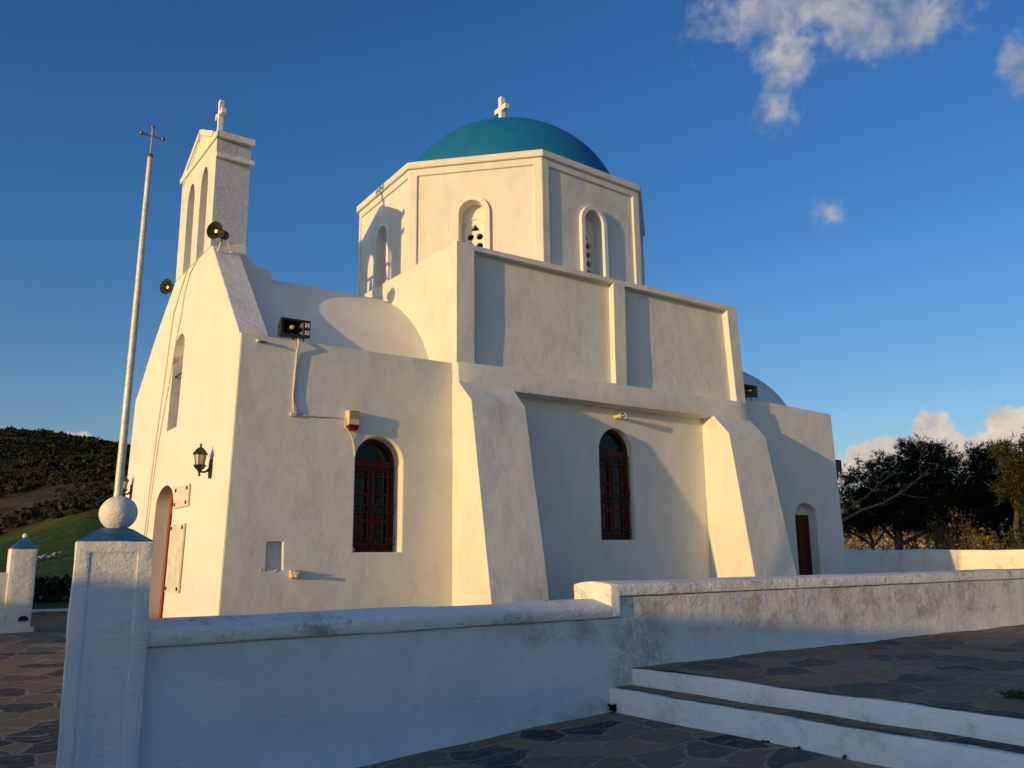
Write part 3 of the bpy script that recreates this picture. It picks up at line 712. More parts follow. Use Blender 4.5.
# dome and its cross
prof = []
for i in range(33):
    a = math.pi/2*i/32; prof.append((2.255*math.cos(a), 8.0-6+2.08*math.sin(a)))
prof = [(2.255, 1.9)]+prof; prof[-1] = (0, prof[-1][1])
obj('dome', lathe(prof, (DC[0]+.12, DC[1]-.03, 6), n=96), 'dome', CH, smooth=60)
cx, cy = 9.10, DC[1]
c_ = prism([(cy-.05, 10.0), (cy+.05, 10.0), (cy+.05, 10.51), (cy+.19, 10.51), (cy+.19, 10.62), (cy+.05, 10.62), (cy+.05, 10.83), (cy-.05, 10.83), (cy-.05, 10.62), (cy-.19, 10.62), (cy-.19, 10.51), (cy-.05, 10.51)], 'x', cx-.055, cx+.055)
obj('cross', solve(c_, bevel=.008), 'plaster', CH)

# sanctuary wing with its half dome
wg = prism([(12.05, -.2), (15.085, -.2), (14.935, 4.40), (13.0, 4.455), (12.05, 4.46)], 'y', 10.0, 15.5)
wg = solve(wg, [prism(arch(13.555, 14.205, .2, 2.36, 2.60), 'y', 9.5, 10.22)], bevel=.03, seg=3)
wo_ = obj('sanctuary', wg, 'plaster_s', CH)
hd = []
for i in range(25):
    a = math.pi/2*i/24; hd.append((2.4*math.cos(a), 4.15+1.62*math.sin(a)))
hd[-1] = (0, hd[-1][1]); hd = [(2.4, 3.9)]+hd
obj('half_dome', lathe(hd, (13.45, 12.75, 0), n=72), 'plaster_s', wo_, smooth=60)
# side door of the sanctuary
d = solve(box(13.575, 14.19, 10.185, 10.235, .4, 2.40), [box(13.64+.27*i, 13.85+.27*i, 10.1, 10.198, za, zb) for i in range(2) for za, zb in ((.6, 1.25), (1.35, 2.25))], bevel=.005)
dob = obj('door', d, 'doorred', wo_); dob['label'] = 'dark red panelled side door under a deep arch'

# windows of the nave
def window(arc, y, x0, x1, z0, zs, zt, rows):
    th = .055
    outer = prism(arch(x0-.01, x1+.01, z0-.005, zs, zt+.005), 'y', y, y+.07)
    inner = prism(arch(x0+th, x1-th, zs+.02, zs+.035, zt-th), 'y', y-.2, y+.3)
    low_ = box(x0+th, x1-th, y-.2, y+.3, z0+.05, zs-.075)
    fr_ = obj('window', solve(outer, [inner, low_], bevel=.006), 'frame', CH)
    fr_['label'] = 'arched red brown window with a fanlight behind a black iron grille'
    obj('pane', prism(arch(x0+.02, x1-.02, z0+.02, zs, zt-.02), 'y', y+.05, y+.058), 'pane', fr_)
    xm = (x0+x1)/2; zl0, zl1 = z0+.05, zs-.075
    for s in (0, 1):                                             # two casements
        a, b = (x0+th+.004, xm-.004) if s == 0 else (xm+.004, x1-th-.004)
        bm = box(a, b, y+.012, y+.048, zl0, zl1); H = (zl1-zl0)/rows
        c = solve(bm, [box(a+.042, b-.042, y-.1, y+.2, zl0+H*i+(.05 if i == 0 else .022), zl0+H*(i+1)-(.05 if i == rows-1 else .022)) for i in range(rows)], bevel=.004)
        obj('casement', c, 'frame', fr_)
    g = bmesh.new(); yg = y-.05; r_ = .007
    for i in range(5): tube([(x0+.03+(x1-x0-.06)*i/4, yg, z0+.01), (x0+.03+(x1-x0-.06)*i/4, yg, zl1+.03)], r_, g, 6)
    for zz in (z0+.10, z0+.17, z0+(zl1-z0)*.46, z0+(zl1-z0)*.55, zl1-.12, zl1+.02): tube([(x0, yg, zz), (x1, yg, zz)], r_*.9, g, 6)
    for i in range(4):                                           # scrolls in the middle band and at the foot
        for zz, rr_ in ((z0+(zl1-z0)*.505, .045), (z0+.135, .03), (zl1-.05, .045)):
            xc = x0+.03+(x1-x0-.06)*(i+.5)/4
            tube([(xc+rr_*math.cos(q*math.pi/6), yg, zz+rr_*math.sin(q*math.pi/6)) for q in range(13)], .0045, g, 5)
    obj('grille', g, 'iron', fr_)
    # near-black backing sheet painted in place of the dark room behind
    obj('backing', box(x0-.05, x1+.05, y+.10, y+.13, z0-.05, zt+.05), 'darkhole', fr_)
window(W1, 10.205, 4.66, 5.335, 1.735, 2.90, 3.205, 3)
window(W2, 10.185, 8.84, 9.555, 1.908, 3.285, 3.658, 3)
# main door in the facade
df = lean(solve(prism(arch(12.375, 13.355, .3, 2.43, 2.715), 'x', FX+.19, FX+.238), [prism(arch(12.47, 13.26, .2, 2.32, 2.36), 'x', FX, FX+.5), prism(arch(12.47, 13.26, 2.44, 2.45, 2.64), 'x', FX, FX+.5)], bevel=.006))
dfo = obj('door_frame', df, 'frame_o', CH); dfo['label'] = 'orange brown door frame in the arched doorway'
dl = lean(solve(box(FX+.205, FX+.236, 12.465, 13.265, .4, 2.37), [box(FX+.1, FX+.215, 12.53+.39*i, 12.83+.39*i, a, b) for i in range(2) for a, b in ((.6, 1.3), (1.42, 2.25))], bevel=.005))
obj('door', dl, 'doorred', dfo)
obj('pane', lean(prism(arch(12.46, 13.27, 2.43, 2.44, 2.65), 'x', FX+.222, FX+.23)), 'pane', dfo)
obj('pane', lean(prism(arch(12.595, 13.145, 3.545, 4.74, 4.965), 'x', FX+.285, FX+.295)), 'pane', fo)
obj('window_bar', lean(tube([(FX+.05, 12.585, 4.37), (FX+.05, 13.155, 4.37)], .012, n=6)), 'iron', fo)

# ------------------------------------------------------------------ things fixed to the church
def facx(z): return FX+.0267*(min(z, 6)-1.05)
# engraved marble plaques on four dark studs
for (y0, y1, z0, z1, lab) in ((11.535, 12.225, 2.355, 2.645, 'small square marble plaque with four dark studs, the upper one beside the door'),
                              (11.59, 12.257, 1.255, 2.137, 'tall marble plaque with four dark studs, the lower one beside the door')):
    x = facx((z0+z1)/2)
    t = thing('marble_plaque', (x, (y0+y1)/2, z0), lab, 'plaque', 'marble plaques by the door')
    bm = lean(box(FX-.032, FX-.012, y0, y1, z0, z1)); obj('slab', bm, 'marble', t)
    for (yy, zz) in ((y0+.07, z0+.05), (y1-.07, z0+.05), (y0+.07, z1-.05), (y1-.07, z1-.05)):
        obj('stud', lathe([(0, -.035), (.026, -.03), (.026, 0), (.0, 0)], (facx(zz)-.012, yy, zz), (1, 0, 0), 10), 'iron', t, smooth=40)

def wall_lamp(y, z, lab):
    x = facx(z)
    t = thing('wall_lamp', (x, y, z-.1), lab, 'lamp', 'lantern lamps on the facade')
    obj('back_plate', solve(prism([(y-.035, z-.19), (y+.035, z-.19), (y+.045, z-.12), (y+.04, z+.0), (y+.02, z+.05), (y-.02, z+.05), (y-.04, z+.0), (y-.045, z-.12)], 'x', x-.03, x+.004), bevel=.008), 'blackplastic', t)
    xc = x-.145
    obj('arm', tube([(x-.02, y, z-.06), (x-.04, y, z-.09), (x-.075, y, z-.112), (x-.11, y, z-.115), (xc, y, z-.11)], [.02, .016, .013, .012, .014], n=8), 'blackplastic', t, smooth=50)
    obj('stem', lathe([(0, -.17), (.016, -.165), (.012, -.13), (.024, -.10), (.05, -.075), (.072, -.045), (.075, -.03), (0, -.03)], (xc, y, z), n=12), 'blackplastic', t, smooth=30)
    hx = lambda r_, zz: [(xc+.76*r_*math.cos(k*math.pi/3), y+.76*r_*math.sin(k*math.pi/3), zz) for k in range(6)]
    bm = bmesh.new(); a = [bm.verts.new(q) for q in hx(.064, z-.032)]; b = [bm.verts.new(q) for q in hx(.088, z+.095)]
    for k in range(6): bm.faces.new((a[k], a[(k+1) % 6], b[(k+1) % 6], b[k]))
    obj('glass', bm, 'lampglass', t)
    bars = bmesh.new()
    for q, s in zip(hx(.066, z-.035), hx(.091, z+.10)): tube([q, s], .006, bars, 5)
    obj('cage', bars, 'blackplastic', t)
    rf = bmesh.new(); rings = [[rf.verts.new(q) for q in hx(r_, zz)] for r_, zz in ((.09, z+.092), (.125, z+.095), (.118, z+.11), (.075, z+.155), (.045, z+.178), (.02, z+.185), (.018, z+.2))]
    for A, B in zip(rings, rings[1:]):
        for k in range(6): rf.faces.new((A[k], A[(k+1) % 6], B[(k+1) % 6], B[k]))
    rf.faces.new(rings[-1]); rf.faces.new(rings[0][::-1])
    obj('roof', rf, 'blackplastic', t)
    obj('finial', lathe([(.01, .195), (.016, .215), (.008, .23), (0, .238)], (xc, y, z), n=8), 'blackplastic', t, smooth=50)
wall_lamp(10.70, 2.83, 'black lantern wall lamp between the plaques and the corner of the facade')
wall_lamp(15.06, 2.86, 'black lantern wall lamp at the far edge of the facade, half behind the flagpole')

def horn(name, mouth, axis, lab, foot):
    o = Vector(mouth); d = Vector(axis).normalized()              # axis points from the mouth back to the driver
    t = thing(name, foot, lab, 'loudspeaker', 'horn loudspeakers on the gable')
    obj('bell', lathe([(.122, .0), (.128, .006), (.122, .015), (.10, .05), (.075, .10), (.055, .16), (.045, .2), (.04, .2), (.05, .15), (.07, .095), (.095, .045), (.116, .0)], o, d, 28), 'hornin', t, smooth=50)
    obj('driver', lathe([(0, .15), (.05, .15), (.062, .165), (.062, .25), (.05, .27), (0, .27)], o, d, 20), 'olive', t, smooth=40)
    obj('reflector', lathe([(0, .03), (.026, .036), (.034, .06), (.03, .10), (.02, .17)], o, d, 16), 'gold', t, smooth=50)
    m_ = o+d*.2
    br = tube([m_+Vector((0, 0, -.04)), m_+Vector((-.02, 0, -.10)), Vector(foot)], .016, n=8)
    obj('bracket', br, 'cream', t, smooth=50)
horn('horn_speaker', (3.10, 11.28, 6.07), (1, .75, .04), 'olive horn loudspeaker on the sloping coping at the right foot of the bell gable', (3.22, 11.46, 5.84))
horn('horn_speaker', (3.08, 13.74, 5.94), (1, .62, .0), 'olive horn loudspeaker on the far shoulder left of the bell gable', (3.3, 13.86, 5.66))

def box_horn(x0, x1, y0, z0, z1, dep, squares, lab, legz):
    t = thing('square_loudspeaker', ((x0+x1)/2, y0+dep/2, legz), lab, 'loudspeaker')
    h = hexa([(x0, y0, z0), (x1, y0, z0), (x1-.06, y0+dep, z0+.04), (x0+.06, y0+dep, z0+.04), (x0, y0, z1), (x1, y0, z1), (x1-.06, y0+dep, z1-.04), (x0+.06, y0+dep, z1-.04)])
    xr = x1-.085 if squares else x1-.02
    fl_ = hexa([(x0+.02, y0-.02, z0+.02), (xr, y0-.02, z0+.02), (xr-.10, y0+.15, z0+.085), (x0+.13, y0+.15, z0+.085), (x0+.02, y0-.02, z1-.02), (xr, y0-.02, z1-.02), (xr-.10, y0+.15, z1-.085), (x0+.13, y0+.15, z1-.085)])
    obj('horn', solve(h, [fl_], bevel=.005), 'olive', t)
    c = Vector(((x0+xr)/2, y0-.02, (z0+z1)/2))
    obj('reflector', lathe([(0, 0), (.024, .005), (.03, .03), (.018, .11)], c, (0, 1, 0), 14), 'gold', t, smooth=50)
    if squares:
        for zz in (z0+.035, z1-.095): obj('label_plate', solve(box(x1-.07, x1-.012, y0-.006, y0+.004, zz, zz+.06), bevel=.003), 'cream', t)
    for xx in (x0+.05, (x0+x1)/2+.02, x1-.04): obj('leg', tube([(xx, y0+.12, z0+.03), (xx, y0+.13, legz)], .01, n=6), 'iron', t)
box_horn(3.585, 3.975, 9.90, 4.362, 4.588, .26, True, 'dark square horn loudspeaker above the conduit on the front wall top', 4.32)
box_horn(12.22, 12.63, 9.93, 4.49, 4.705, .28, False, 'dark square horn loudspeaker beside the half dome, half hidden behind the transept', 4.43)

# alarm siren box
t = thing('siren_box', (4.60, 9.97, 3.24), 'cream alarm box with a red lower edge above the arched window', 'alarm box')
X0, X1, Y0, Y1 = 4.508, 4.655, 9.855, 9.972
obj('case', solve(hexa([(X0, Y0+.0, 3.315), (X1, Y0, 3.315), (X1, Y1, 3.30), (X0, Y1, 3.30), (X0, Y0, 3.50), (X1, Y0, 3.50), (X1, Y1, 3.51), (X0, Y1, 3.51)]), bevel=.008), 'cream', t)
obj('front_panel', solve(box(X0+.006, X1-.006, Y0-.006, Y0+.01, 3.39, 3.495), bevel=.003), 'greyfront', t)
obj('lens', solve(prism([(X0+.004, 3.318), (X1-.004, 3.318), (X1-.012, 3.26), (X1-.05, 3.245), (X0+.05, 3.245), (X0+.012, 3.26)], 'y', Y0-.004, Y1-.02), bevel=.006), 'redlens', t)
# conduit and cables
t = thing('cable_conduit', (3.84, 9.94, 3.38), 'pale cable conduit dropping from the square loudspeaker to the alarm box', 'cable')
obj('pipe', tube([(3.83, 9.93, 4.34), (3.832, 9.90, 4.28), (3.826, 9.94, 4.18), (3.82, 9.945, 4.0), (3.80, 9.946, 3.62), (3.815, 9.94, 3.44), (3.85, 9.945, 3.40)], .014, tube([(3.835, 9.945, 4.1), (3.812, 9.952, 3.8), (3.85, 9.952, 3.5), (3.92, 9.952, 3.405)], .009, n=6), n=8), 'creamw', t, smooth=50)
obj('cable', tube([(3.76, 9.95, 3.385), (3.9, 9.955, 3.39), (4.05, 9.945, 3.392), (4.25, 9.96, 3.40), (4.42, 9.955, 3.405), (4.50, 9.94, 3.40), (4.49, 9.93, 3.30), (4.55, 9.93, 3.23), (4.60, 9.945, 3.16), (4.635, 9.955, 3.06), (4.645, 9.955, 2.93)], .010, n=6), 'creamw', t, smooth=50)
obj('clamp', solve(box(3.775, 3.85, 9.93, 9.972, 3.365, 3.42), bevel=.006), 'creamw', t)
t = tag(obj('cable', tube([(4.64, 9.985, 2.93), (4.652, 9.99, 2.5), (4.640, 9.99, 2.1), (4.655, 9.985, 1.80), (4.69, 9.985, 1.752)], .009, n=6), 'creamw', smooth=50), 'thin white cable running down the left edge of the arched window', 'cable')
t = thing('wall_hook', (3.35, 9.95, 4.23), 'small pale bracket with a dark hook near the top corner of the front wall', 'bracket')
obj('bracket', solve(box(3.315, 3.355, 9.90, 9.972, 4.235, 4.27), bevel=.006), 'creamw', t)
obj('hook', tube([(3.36, 9.93, 4.245), (3.41, 9.90, 4.24), (3.42, 9.90, 4.22)], .010, n=6), 'iron', t)
t = thing('broken_fitting', (3.9, 9.95, 1.42), 'broken cream fitting with crumbling plaster beside the small wall niche', 'fitting')
bm = bmesh.new()
for (cx_, cz_, r_) in ((3.875, 1.465, .03), (3.92, 1.47, .034), (3.955, 1.46, .024), (3.90, 1.50, .026), (3.865, 1.51, .018)):
    sphere((cx_, 9.945, cz_), r_, bm, 2, (1, 1.5, 1))
obj('stub', wobble(bm, 9, .004, 71), 'cream', t)
obj('pin', tube([(3.93, 9.97, 1.50), (3.93, 9.88, 1.50)], .011, n=6), 'creamw', t)
obj('pin', tube([(3.90, 9.97, 1.462), (3.90, 9.845, 1.462)], .019, n=8), 'cream', t)
for i in range(12):
    cr_ = bmesh.new()
    a = random.choice((3.50, 3.53, 3.78, 3.80, 3.70, 3.83))+random.uniform(-.025, .025); sphere((a, 9.962, 1.545-.06*random.random()**2), random.uniform(.004, .017), cr_, 1, (1.5, .5, .8))
    obj('plaster_crumb', cr_, 'plaster_r', t)
t = thing('spot_lamp', (9.20, 10.055, 3.85), 'small round white spot lamp under the band above the second window', 'lamp')
obj('housing', lathe([(0, 0), (.03, 0), (.03, .12), (.045, .15), (.05, .22), (.055, .225), (.052, .20), (.04, .16), (0, .155)][::-1], (9.20, 10.055, 3.845), (-.12, -1, -.05), 18), 'creamw', t, smooth=40)
obj('bulb', sphere((9.175, 9.855, 3.835), .028, sub=2), 'gold', t, smooth=80)
for (pts, lab) in (([(5.96, 12.80, None), (5.75, 13.06, None), (5.41, 13.40, None), (4.6, 13.52, None), (3.412, 13.72, None), (2.6, 13.80, None), (1.8, 13.86, None)], 'pale cable running down the facade on the left of the upper window'),
                   ([(5.965, 12.30, None), (5.85, 12.62, None), (5.6, 12.84, None), (5.278, 12.905, None), (4.98, 13.05, None), (4.33, 13.22, None), (3.39, 13.55, None), (2.6, 13.66, None), (1.9, 13.72, None)], 'pale cable crossing the upper window down to the left lamp')):
    tag(obj('cable', tube([(facx(z)-.008, yy, z) for z, yy, _ in pts], .011, n=6), 'creamw', smooth=50), lab, 'cable')
tag(obj('cable', tube([(3.36, 11.47, 6.03), (3.39, 11.50, 5.93), (3.44, 11.52, 5.86), (3.50, 11.50, 5.78)], .009, n=6), 'creamw', smooth=50), 'short cable hanging from the horn loudspeaker onto the coping', 'cable')
t = thing('floodlight', (15.0, 10.25, 3.2), 'small black floodlight on an arm at the far corner of the sanctuary', 'lamp')
obj('arm', tube([(14.96, 10.3, 3.0), (15.20, 10.26, 3.05), (15.34, 10.25, 3.16), (15.35, 10.25, 3.30)], .022, n=8), 'iron', t, smooth=50)
obj('head', solve(box(15.26, 15.44, 10.2, 10.29, 3.29, 3.53), [box(15.285, 15.415, 10.1, 10.215, 3.325, 3.495)], bevel=.005), 'blackplastic', t)
obj('glass', box(15.285, 15.415, 10.212, 10.22, 3.325, 3.495), 'pane', t)

# ------------------------------------------------------------------ vegetation
def mesh_np(name, V, F):
    me = bpy.data.meshes.new(name); n = len(V); k = F.shape[1]
    me.vertices.add(n); me.vertices.foreach_set('co', V.astype(np.float32).reshape(-1))
    me.loops.add(F.size); me.loops.foreach_set('vertex_index', F.astype(np.int32).reshape(-1))
    me.polygons.add(len(F)); me.polygons.foreach_set('loop_start', np.arange(0, F.size, k, dtype=np.int32)); me.polygons.foreach_set('loop_total', np.full(len(F), k, dtype=np.int32))
    me.update(calc_edges=True); me.validate(); return me
def unit(v): return v/np.linalg.norm(v, axis=-1, keepdims=True)
def tufts(C, out, g, per, L, w, spread=.8):
    """needle tufts: thin triangles bursting from each centre, mostly along `out`"""
    n = len(C); c = np.repeat(C, per, 0); o = np.repeat(out, per, 0)
    d = unit(o+g.normal(size=(n*per, 3))*spread); s = unit(np.cross(d, g.normal(size=(n*per, 3))))
    ln = L*g.uniform(.5, 1.25, (n*per, 1)); ww = w*g.uniform(.6, 1.3, (n*per, 1)); j = g.normal(size=(n*per, 3))*L*.18
    V = np.stack([c+j-s*ww, c+j+s*ww, c+j+d*ln], 1).reshape(-1, 3)
    return V, np.arange(len(V)).reshape(-1, 3)
def leaves(C, g, size):
    n = len(C); a = unit(g.normal(size=(n, 3))); b = unit(np.cross(a, g.normal(size=(n, 3)))); s = size*g.uniform(.6, 1.3, (n, 1))
    V = np.stack([C-a*s, C+b*s*.5, C+a*s, C-b*s*.5], 1).reshape(-1, 3)
    return V, np.arange(len(V)).reshape(-1, 4)
def crown_points(lobes, n, g, shell=.55):
    """clump centres near the skin of overlapping lobes (cx,cy,cz,rx,ry,rz), clustered into sprays"""
    vol = np.array([l[3]*l[4]*l[5] for l in lobes])**.67; pick = g.choice(len(lobes), n, p=vol/vol.sum())
    lb = np.array(lobes)[pick]; d = unit(g.normal(size=(n, 3))); rr = (shell+(1.06-shell)*g.uniform(0, 1, (n, 1))**.6)
    lump = 1+.16*np.sin(d[:, :1]*7+lb[:, :1]*3)+.14*np.sin(d[:, 1:2]*9+lb[:, 1:2]*5)+.12*np.sin(d[:, 2:]*8+1.7)
    return lb[:, :3]+d*lb[:, 3:]*rr*lump, d
def pine(name, base, lobes, limbs, label, mat, nsp, seed, trunk_r, group, dead=()):
    g = np.random.default_rng(seed); t = thing(name, base, label, 'tree', group)
    tr_ = bmesh.new()
    for pts, r0, r1 in limbs: tube(pts, r0, tr_, 8, r1)
    obj('trunk', tr_, 'bark', t, smooth=50)
    C, D = crown_points(lobes, nsp, g, .35)
    # each spray: a few tufts strung outward
    k = 5; off = np.linspace(-.22, .22, k); Cs = (C[:, None, :]+(unit(D+g.normal(size=D.shape)*.6))[:, None, :]*off[None, :, None]+g.normal(size=(nsp, k, 3))*.06).reshape(-1, 3)
    Ds = np.repeat(unit(D+np.array([0, 0, .35])), k, 0)
    V, F = tufts(Cs, Ds, g, 9, .17, .012)
    obj('crown', mesh_np('crown', V, F), mat, t)
    for pts, r0, r1 in dead:
        db = tube(pts, r0, None, 7, r1)
        P = [Vector(q) for q in pts]
        for i in range(1, len(P)):
            for _ in range(2):
                q = P[i-1].lerp(P[i], g.uniform(.2, 1)); dd = (P[i]-P[i-1]).normalized()
                e_ = q+(dd*.6+Vector(g.normal(size=3)*[.5, .5, .35])).normalized()*g.uniform(.5, 1.1)
                tube([q, q.lerp(e_, .5)+Vector(g.normal(size=3)*.06), e_], .018, db, 5, .005)
        obj('branch', db, 'barkpale', t, smooth=50)["label"] = 'bare pale branch reaching across the crown'
def at(x, ratio, z=None): return (x, x/ratio, z)
def L_(px, py, x, rpx, dep, rz):
    """lobe centred on the line of sight through a measured picture point at distance x east; radii in metres"""
    d = r2*(px-512)/855.7+u2*(384-py)/855.7+fwd; k = x/d.x; c = Vector((0, 0, 1.6))+d*k; m = k*d.dot(fwd)/855.7
    return (c.x, c.y, c.z, dep, rpx*m, rz*m)
def P_(px, py, x):
    d = r2*(px-512)/855.7+u2*(384-py)/855.7+fwd; k = x/d.x; return tuple(Vector((0, 0, 1.6))+d*k)
# big dark pine left of the group
lob = [L_(px_, py_+7, 30+dx_, rx_, rx_*.055, ry_) for px_, py_, dx_, rx_, ry_ in (
    (918, 452, 0, 17, 13), (940, 457, .6, 18, 14), (896, 462, -.3, 15, 11), (877, 474, -.6, 14, 10), (905, 476, 0, 22, 14), (930, 478, .5, 24, 16), (955, 480, 1, 20, 18),
    (862, 487, -.9, 13, 9), (885, 492, -.4, 18, 11), (910, 498, 0, 22, 13), (938, 502, .5, 24, 15), (962, 506, 1, 18, 16), (872, 507, -.6, 16, 9), (897, 514, -.2, 18, 9), (925, 518, .3, 20, 10),
    (950, 524, .8, 16, 11), (855, 516, -.8, 10, 8), (908, 440, 0, 8, 5), (934, 441, .4, 10, 6), (853, 470, -.8, 7, 5), (868, 459, -.6, 8, 5), (884, 452, -.4, 7, 5), (972, 492, 1.2, 12, 12))]
bx = P_(897, 552, 30); bx0 = (bx[0], bx[1], .3)
limbs = [([bx0, P_(898, 530, 30), P_(893, 512, 30)], .17, .13), ([P_(898, 532, 30), P_(915, 515, 30.2), P_(932, 498, 30.4)], .10, .06), ([P_(899, 545, 30), P_(920, 535, 30), P_(938, 522, 30), P_(956, 505, 30.5)], .09, .04),
         ([P_(893, 514, 30), P_(880, 500, 29.8), P_(866, 492, 29.5)], .10, .05), ([P_(893, 514, 30), P_(903, 495, 30), P_(912, 475, 30)], .10, .05), ([P_(895, 540, 30), P_(880, 524, 29.9), P_(872, 512, 29.8)], .06, .03)]
dead = [([P_(842, 521, 28.2), P_(862, 510, 28.2), P_(886, 502, 28.2), P_(905, 490, 28.2), P_(918, 479, 28.2), P_(930, 473, 28.2)], .06, .014),
        ([P_(846, 510, 28.3), P_(866, 497, 28.3), P_(880, 483, 28.3), P_(894, 474, 28.3), P_(905, 472, 28.3)], .034, .009)]
pine('pine_tree', bx0, lob, limbs, 'broad dark pine behind the yard wall with bare pale branches across it', 'leafdark', 1750, 5, .17, 'pines behind the yard wall', dead)
# slim trunks at its left edge
bx = P_(873, 552, 29.5); b2 = (bx[0], bx[1], .3)
lob = [L_(852, 500, 28.8, 14, .9, 22), L_(850, 525, 28.8, 10, .8, 10), L_(868, 520, 29.2, 12, .8, 8)]
pine('pine_tree', b2, lob, [([b2, P_(872, 540, 29.5), P_(865, 525, 29.4), P_(862, 505, 29.2)], .08, .03), ([P_(872, 545, 29.5), P_(858, 536, 29.3), P_(846, 530, 29.1)], .06, .03), ([P_(874, 546, 29.5), P_(884, 532, 29.6), P_(890, 515, 29.7)], .05, .03)],
     'thin leaning pine with several stems at the corner of the sanctuary', 'leafdark', 190, 6, .08, 'pines behind the yard wall')
bx = P_(985, 552, 32); b3 = (bx[0], bx[1], .3)
lob = [L_(px_, py_+5, 32+dx_, rx_, rx_*.055, ry_) for px_, py_, dx_, rx_, ry_ in (
    (978, 458, 0, 12, 10), (994, 452, .3, 13, 9), (985, 472, 0, 17, 12), (1004, 470, .6, 16, 12), (975, 488, -.2, 16, 12), (996, 492, .3, 18, 14), (1016, 488, 1, 16, 16), (984, 508, 0, 16, 12), (1006, 514, .8, 18, 13),
    (1026, 506, 1.2, 16, 18), (1030, 474, 1.2, 14, 16), (974, 446, 0, 6, 5), (990, 524, .2, 12, 8), (1022, 534, 1, 16, 12))]
pine('pine_tree', b3, lob, [([b3, P_(984, 525, 32), P_(983, 500, 32), P_(986, 470, 32)], .15, .05), ([P_(984, 520, 32), P_(1000, 500, 32.2), P_(1012, 480, 32.5)], .08, .03)],
     'tall dark pine between the broad pine and the olive green tree', 'leafdark', 1250, 8, .15, 'pines behind the yard wall')
bx = P_(1015, 552, 23); b4 = (bx[0], bx[1], .3)
lob = [L_(px_, py_, 23+dx_, rx_, rx_*.035, ry_) for px_, py_, dx_, rx_, ry_ in (
    (1018, 476, 0, 13, 10), (1030, 462, .2, 14, 9), (1014, 490, 0, 12, 8), (1038, 484, .3, 16, 12), (1004, 450, 0, 7, 6), (1012, 459, 0, 8, 6), (1048, 500, .4, 18, 16), (1032, 506, .2, 12, 8), (1028, 448, .1, 10, 6), (1055, 470, .4, 16, 16))]
pine('olive_pine', b4, lob, [([b4, P_(1016, 525, 23), P_(1018, 500, 23), P_(1022, 470, 23)], .09, .03), ([P_(1017, 505, 23), P_(1005, 480, 23), P_(998, 458, 23)], .04, .012), ([P_(1018, 500, 23), P_(1040, 480, 23.2)], .05, .02)],
     'sunlit olive green pine at the right edge of the picture', 'leafmid', 400, 9, .09, 'pines behind the yard wall')
bx = P_(1062, 552, 28); b5 = (bx[0], bx[1], .3)
lob = [L_(1070, 480, 28, 34, 1.5, 34), L_(1085, 510, 28, 34, 1.5, 30)]
pine('olive_pine', b5, lob, [([b5, P_(1064, 520, 28), P_(1070, 480, 28)], .12, .04)], 'olive green pine just beyond the right edge of the picture', 'leafmid', 600, 10, .1, 'pines behind the yard wall')

def bush(name, base, stems, h, spread, nleaf, size, label, mat, seed, cat='shrub', bark='bark', rs=.014):
    g = np.random.default_rng(seed); t = thing(name, base, label, cat)
    st = bmesh.new(); pts_all = []
    for i in range(stems):
        a = g.uniform(0, 2*np.pi); s = spread*g.uniform(.15, 1)
        tip = Vector((base[0]+math.cos(a)*s, base[1]+math.sin(a)*s, base[2]+h*g.uniform(.55, 1)*(1-.35*(s/spread)**2)))
        b0 = Vector(base)+Vector((math.cos(a)*s*.2, math.sin(a)*s*.2, 0)); mid = b0.lerp(tip, .55)+Vector((math.cos(a)*s*.12, math.sin(a)*s*.12, h*.05))
        tube([b0, mid, tip], rs, st, 5, rs*.25)
        for q in np.linspace(.25, 1.02, 9):
            pts_all.append((b0.lerp(mid, min(1, q*1.8)) if q < .55 else mid.lerp(tip, (q-.55)/.45)))
    obj('stems', st, bark, t)
    pc = np.array([tuple(q) for q in pts_all]); C = pc[g.integers(0, len(pc), nleaf)]+g.normal(size=(nleaf, 3))*spread*.085
    V, F = leaves(C, g, size); obj('foliage', mesh_np('foliage', V, F), mat, t)
b = P_(964, 556, 21.4); bush('autumn_bush', (b[0], b[1], .35), 60, 2.45, .95, 3600, .045, 'twiggy russet bush behind the sunlit part of the yard wall', 'leafauburn', 31, bark='barkpale')
b = P_(1022, 556, 21.5); bush('autumn_bush', (b[0], b[1], .35), 40, 2.3, .8, 2200, .045, 'smaller yellow green bush under the olive green pine', 'leafmid', 32)
b = P_(925, 556, 24.5); bush('low_bush', (b[0], b[1], .35), 34, 2.0, .8, 1900, .05, 'low dark bush behind the shaded part of the yard wall', 'leafdark', 33)
# weeds on the paving
bush('weed_tuft', (6.20, 6.955, .085), 14, .085, .075, 260, .016, 'small dark weed in the corner of the wall and the lowest step', 'weeddark', 41, 'weed', 'weeddark', .003)
bush('weed_tuft', (7.40, 3.52, .482), 16, .07, .12, 300, .016, 'small green weed on the terrace at the right edge', 'weed', 42, 'weed', 'weed', .003)
for i, (x, y_) in enumerate([(6.19, 4.72), (6.195, 5.05), (6.19, 4.3)]):
    bush('weed_sprig', (x, y_, .07), 5, .03, .035, 40, .008, 'tiny dark weed sprig at the foot of the lowest step', 'weeddark', 50+i, 'weed', 'weeddark', .002)
for o in list(COL.objects):
    if o.name.startswith('weed_sprig'): o['group'] = 'weed sprigs along the lowest step'

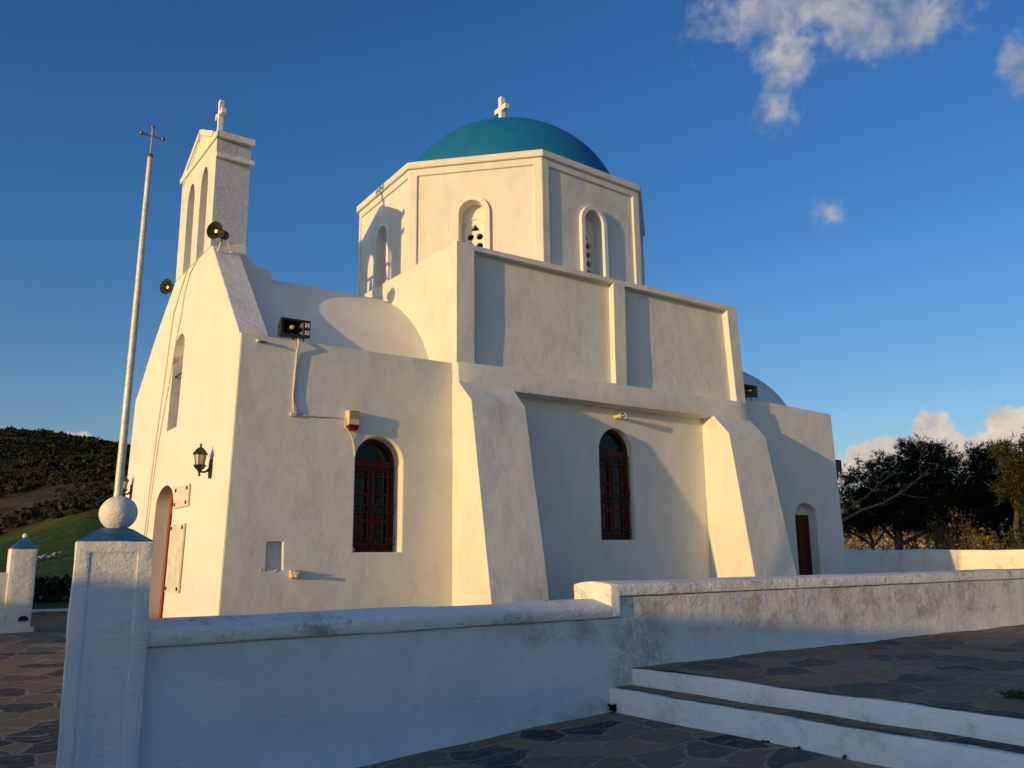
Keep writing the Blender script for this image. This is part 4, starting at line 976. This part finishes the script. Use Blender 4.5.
# hillside scrub: a mass nobody could count
g = np.random.default_rng(77); n = 9500
th = g.uniform(-8, 17, n*3); rr = np.sqrt(g.uniform(108**2, 345**2, n*3)); x = rr*np.sin(np.radians(th)); y_ = rr*np.cos(np.radians(th))
keep = (fbm(x, y_, .09, 5)+g.normal(size=n*3)*.45 > -.3) & ~((fbm(x, y_, .06, 21) > .1) & (rr > 118) & (rr < 165) & (th > 6.5)); x, y_, rr = x[keep][:n], y_[keep][:n], rr[keep][:n]; n = len(x)
z = hsample(x, y_); sz = g.uniform(.35, 1.1, n)*(1+g.random(n)**7*1.5)
per = 36; C = np.repeat(np.stack([x, y_, z], -1), per, 0); s = np.repeat(sz, per)[:, None]
d = unit(g.normal(size=(n*per, 3))); d[:, 2] = np.abs(d[:, 2])*.75
C = C+d*s*g.uniform(.55, 1.0, (n*per, 1)); V, F = leaves(C, g, 1.0)
V = (V.reshape(-1, 4, 3)-C[:, None, :])*s[:, None]*.27+C[:, None, :]
tag(obj('hillside_scrub', mesh_np('hillside_scrub', V.reshape(-1, 3), F), 'scrub', loc=(30, 200, 10)), 'dark scrub covering the hillside on the left', 'scrub', kind='stuff')
g = np.random.default_rng(80); n = 9000
th = g.uniform(50, 75, n); rr = np.sqrt(g.uniform(48**2, 150**2, n)); x = rr*np.sin(np.radians(th)); y_ = rr*np.cos(np.radians(th)); z = hsample(x, y_)
per = 7; C = np.repeat(np.stack([x, y_, z], -1), per, 0)+g.normal(size=(n*per, 3))*np.array([.35, .35, .0]); C[:, 2] += np.abs(g.normal(size=n*per))*.16
V, F = leaves(C, g, .22); tag(obj('dry_grass', mesh_np('dry_grass', V, F), 'drygrass', loc=(60, 40, 3)), 'dry yellow grass covering the hillside behind the pines', 'grass', kind='stuff')
# dark hedge and a broken stone wall in the meadow
g = np.random.default_rng(78); n = 1500
hx_ = g.uniform(-6, 16, n); hy = 40+g.normal(size=n)*.7+.12*hx_; hz = hsample(hx_, hy)+g.uniform(-.1, .95, n)
V, F = leaves(np.stack([hx_, hy, hz], -1), g, .3); tag(obj('meadow_hedge', mesh_np('meadow_hedge', V, F), 'scrub', loc=(5, 40, 0)), 'dark low hedge along the near edge of the meadow', 'hedge')
st = bmesh.new(); g = np.random.default_rng(79)
for i in range(60):
    u = i/59; px = 7.9+2.9*u+g.normal()*.04; py = 75+1.0*u+g.normal()*.12
    sphere((px, py, float(hsample(np.array(px), np.array(py)))+g.uniform(.02, .34)), g.uniform(.11, .22), st, 1, (1.2, 1, .8))
tag(obj('field_wall', st, 'stone'), 'short broken drystone wall standing in the green meadow', 'wall')
for (u, v, w, nm) in ((-2., 58, .9, 'a'),):
    pass
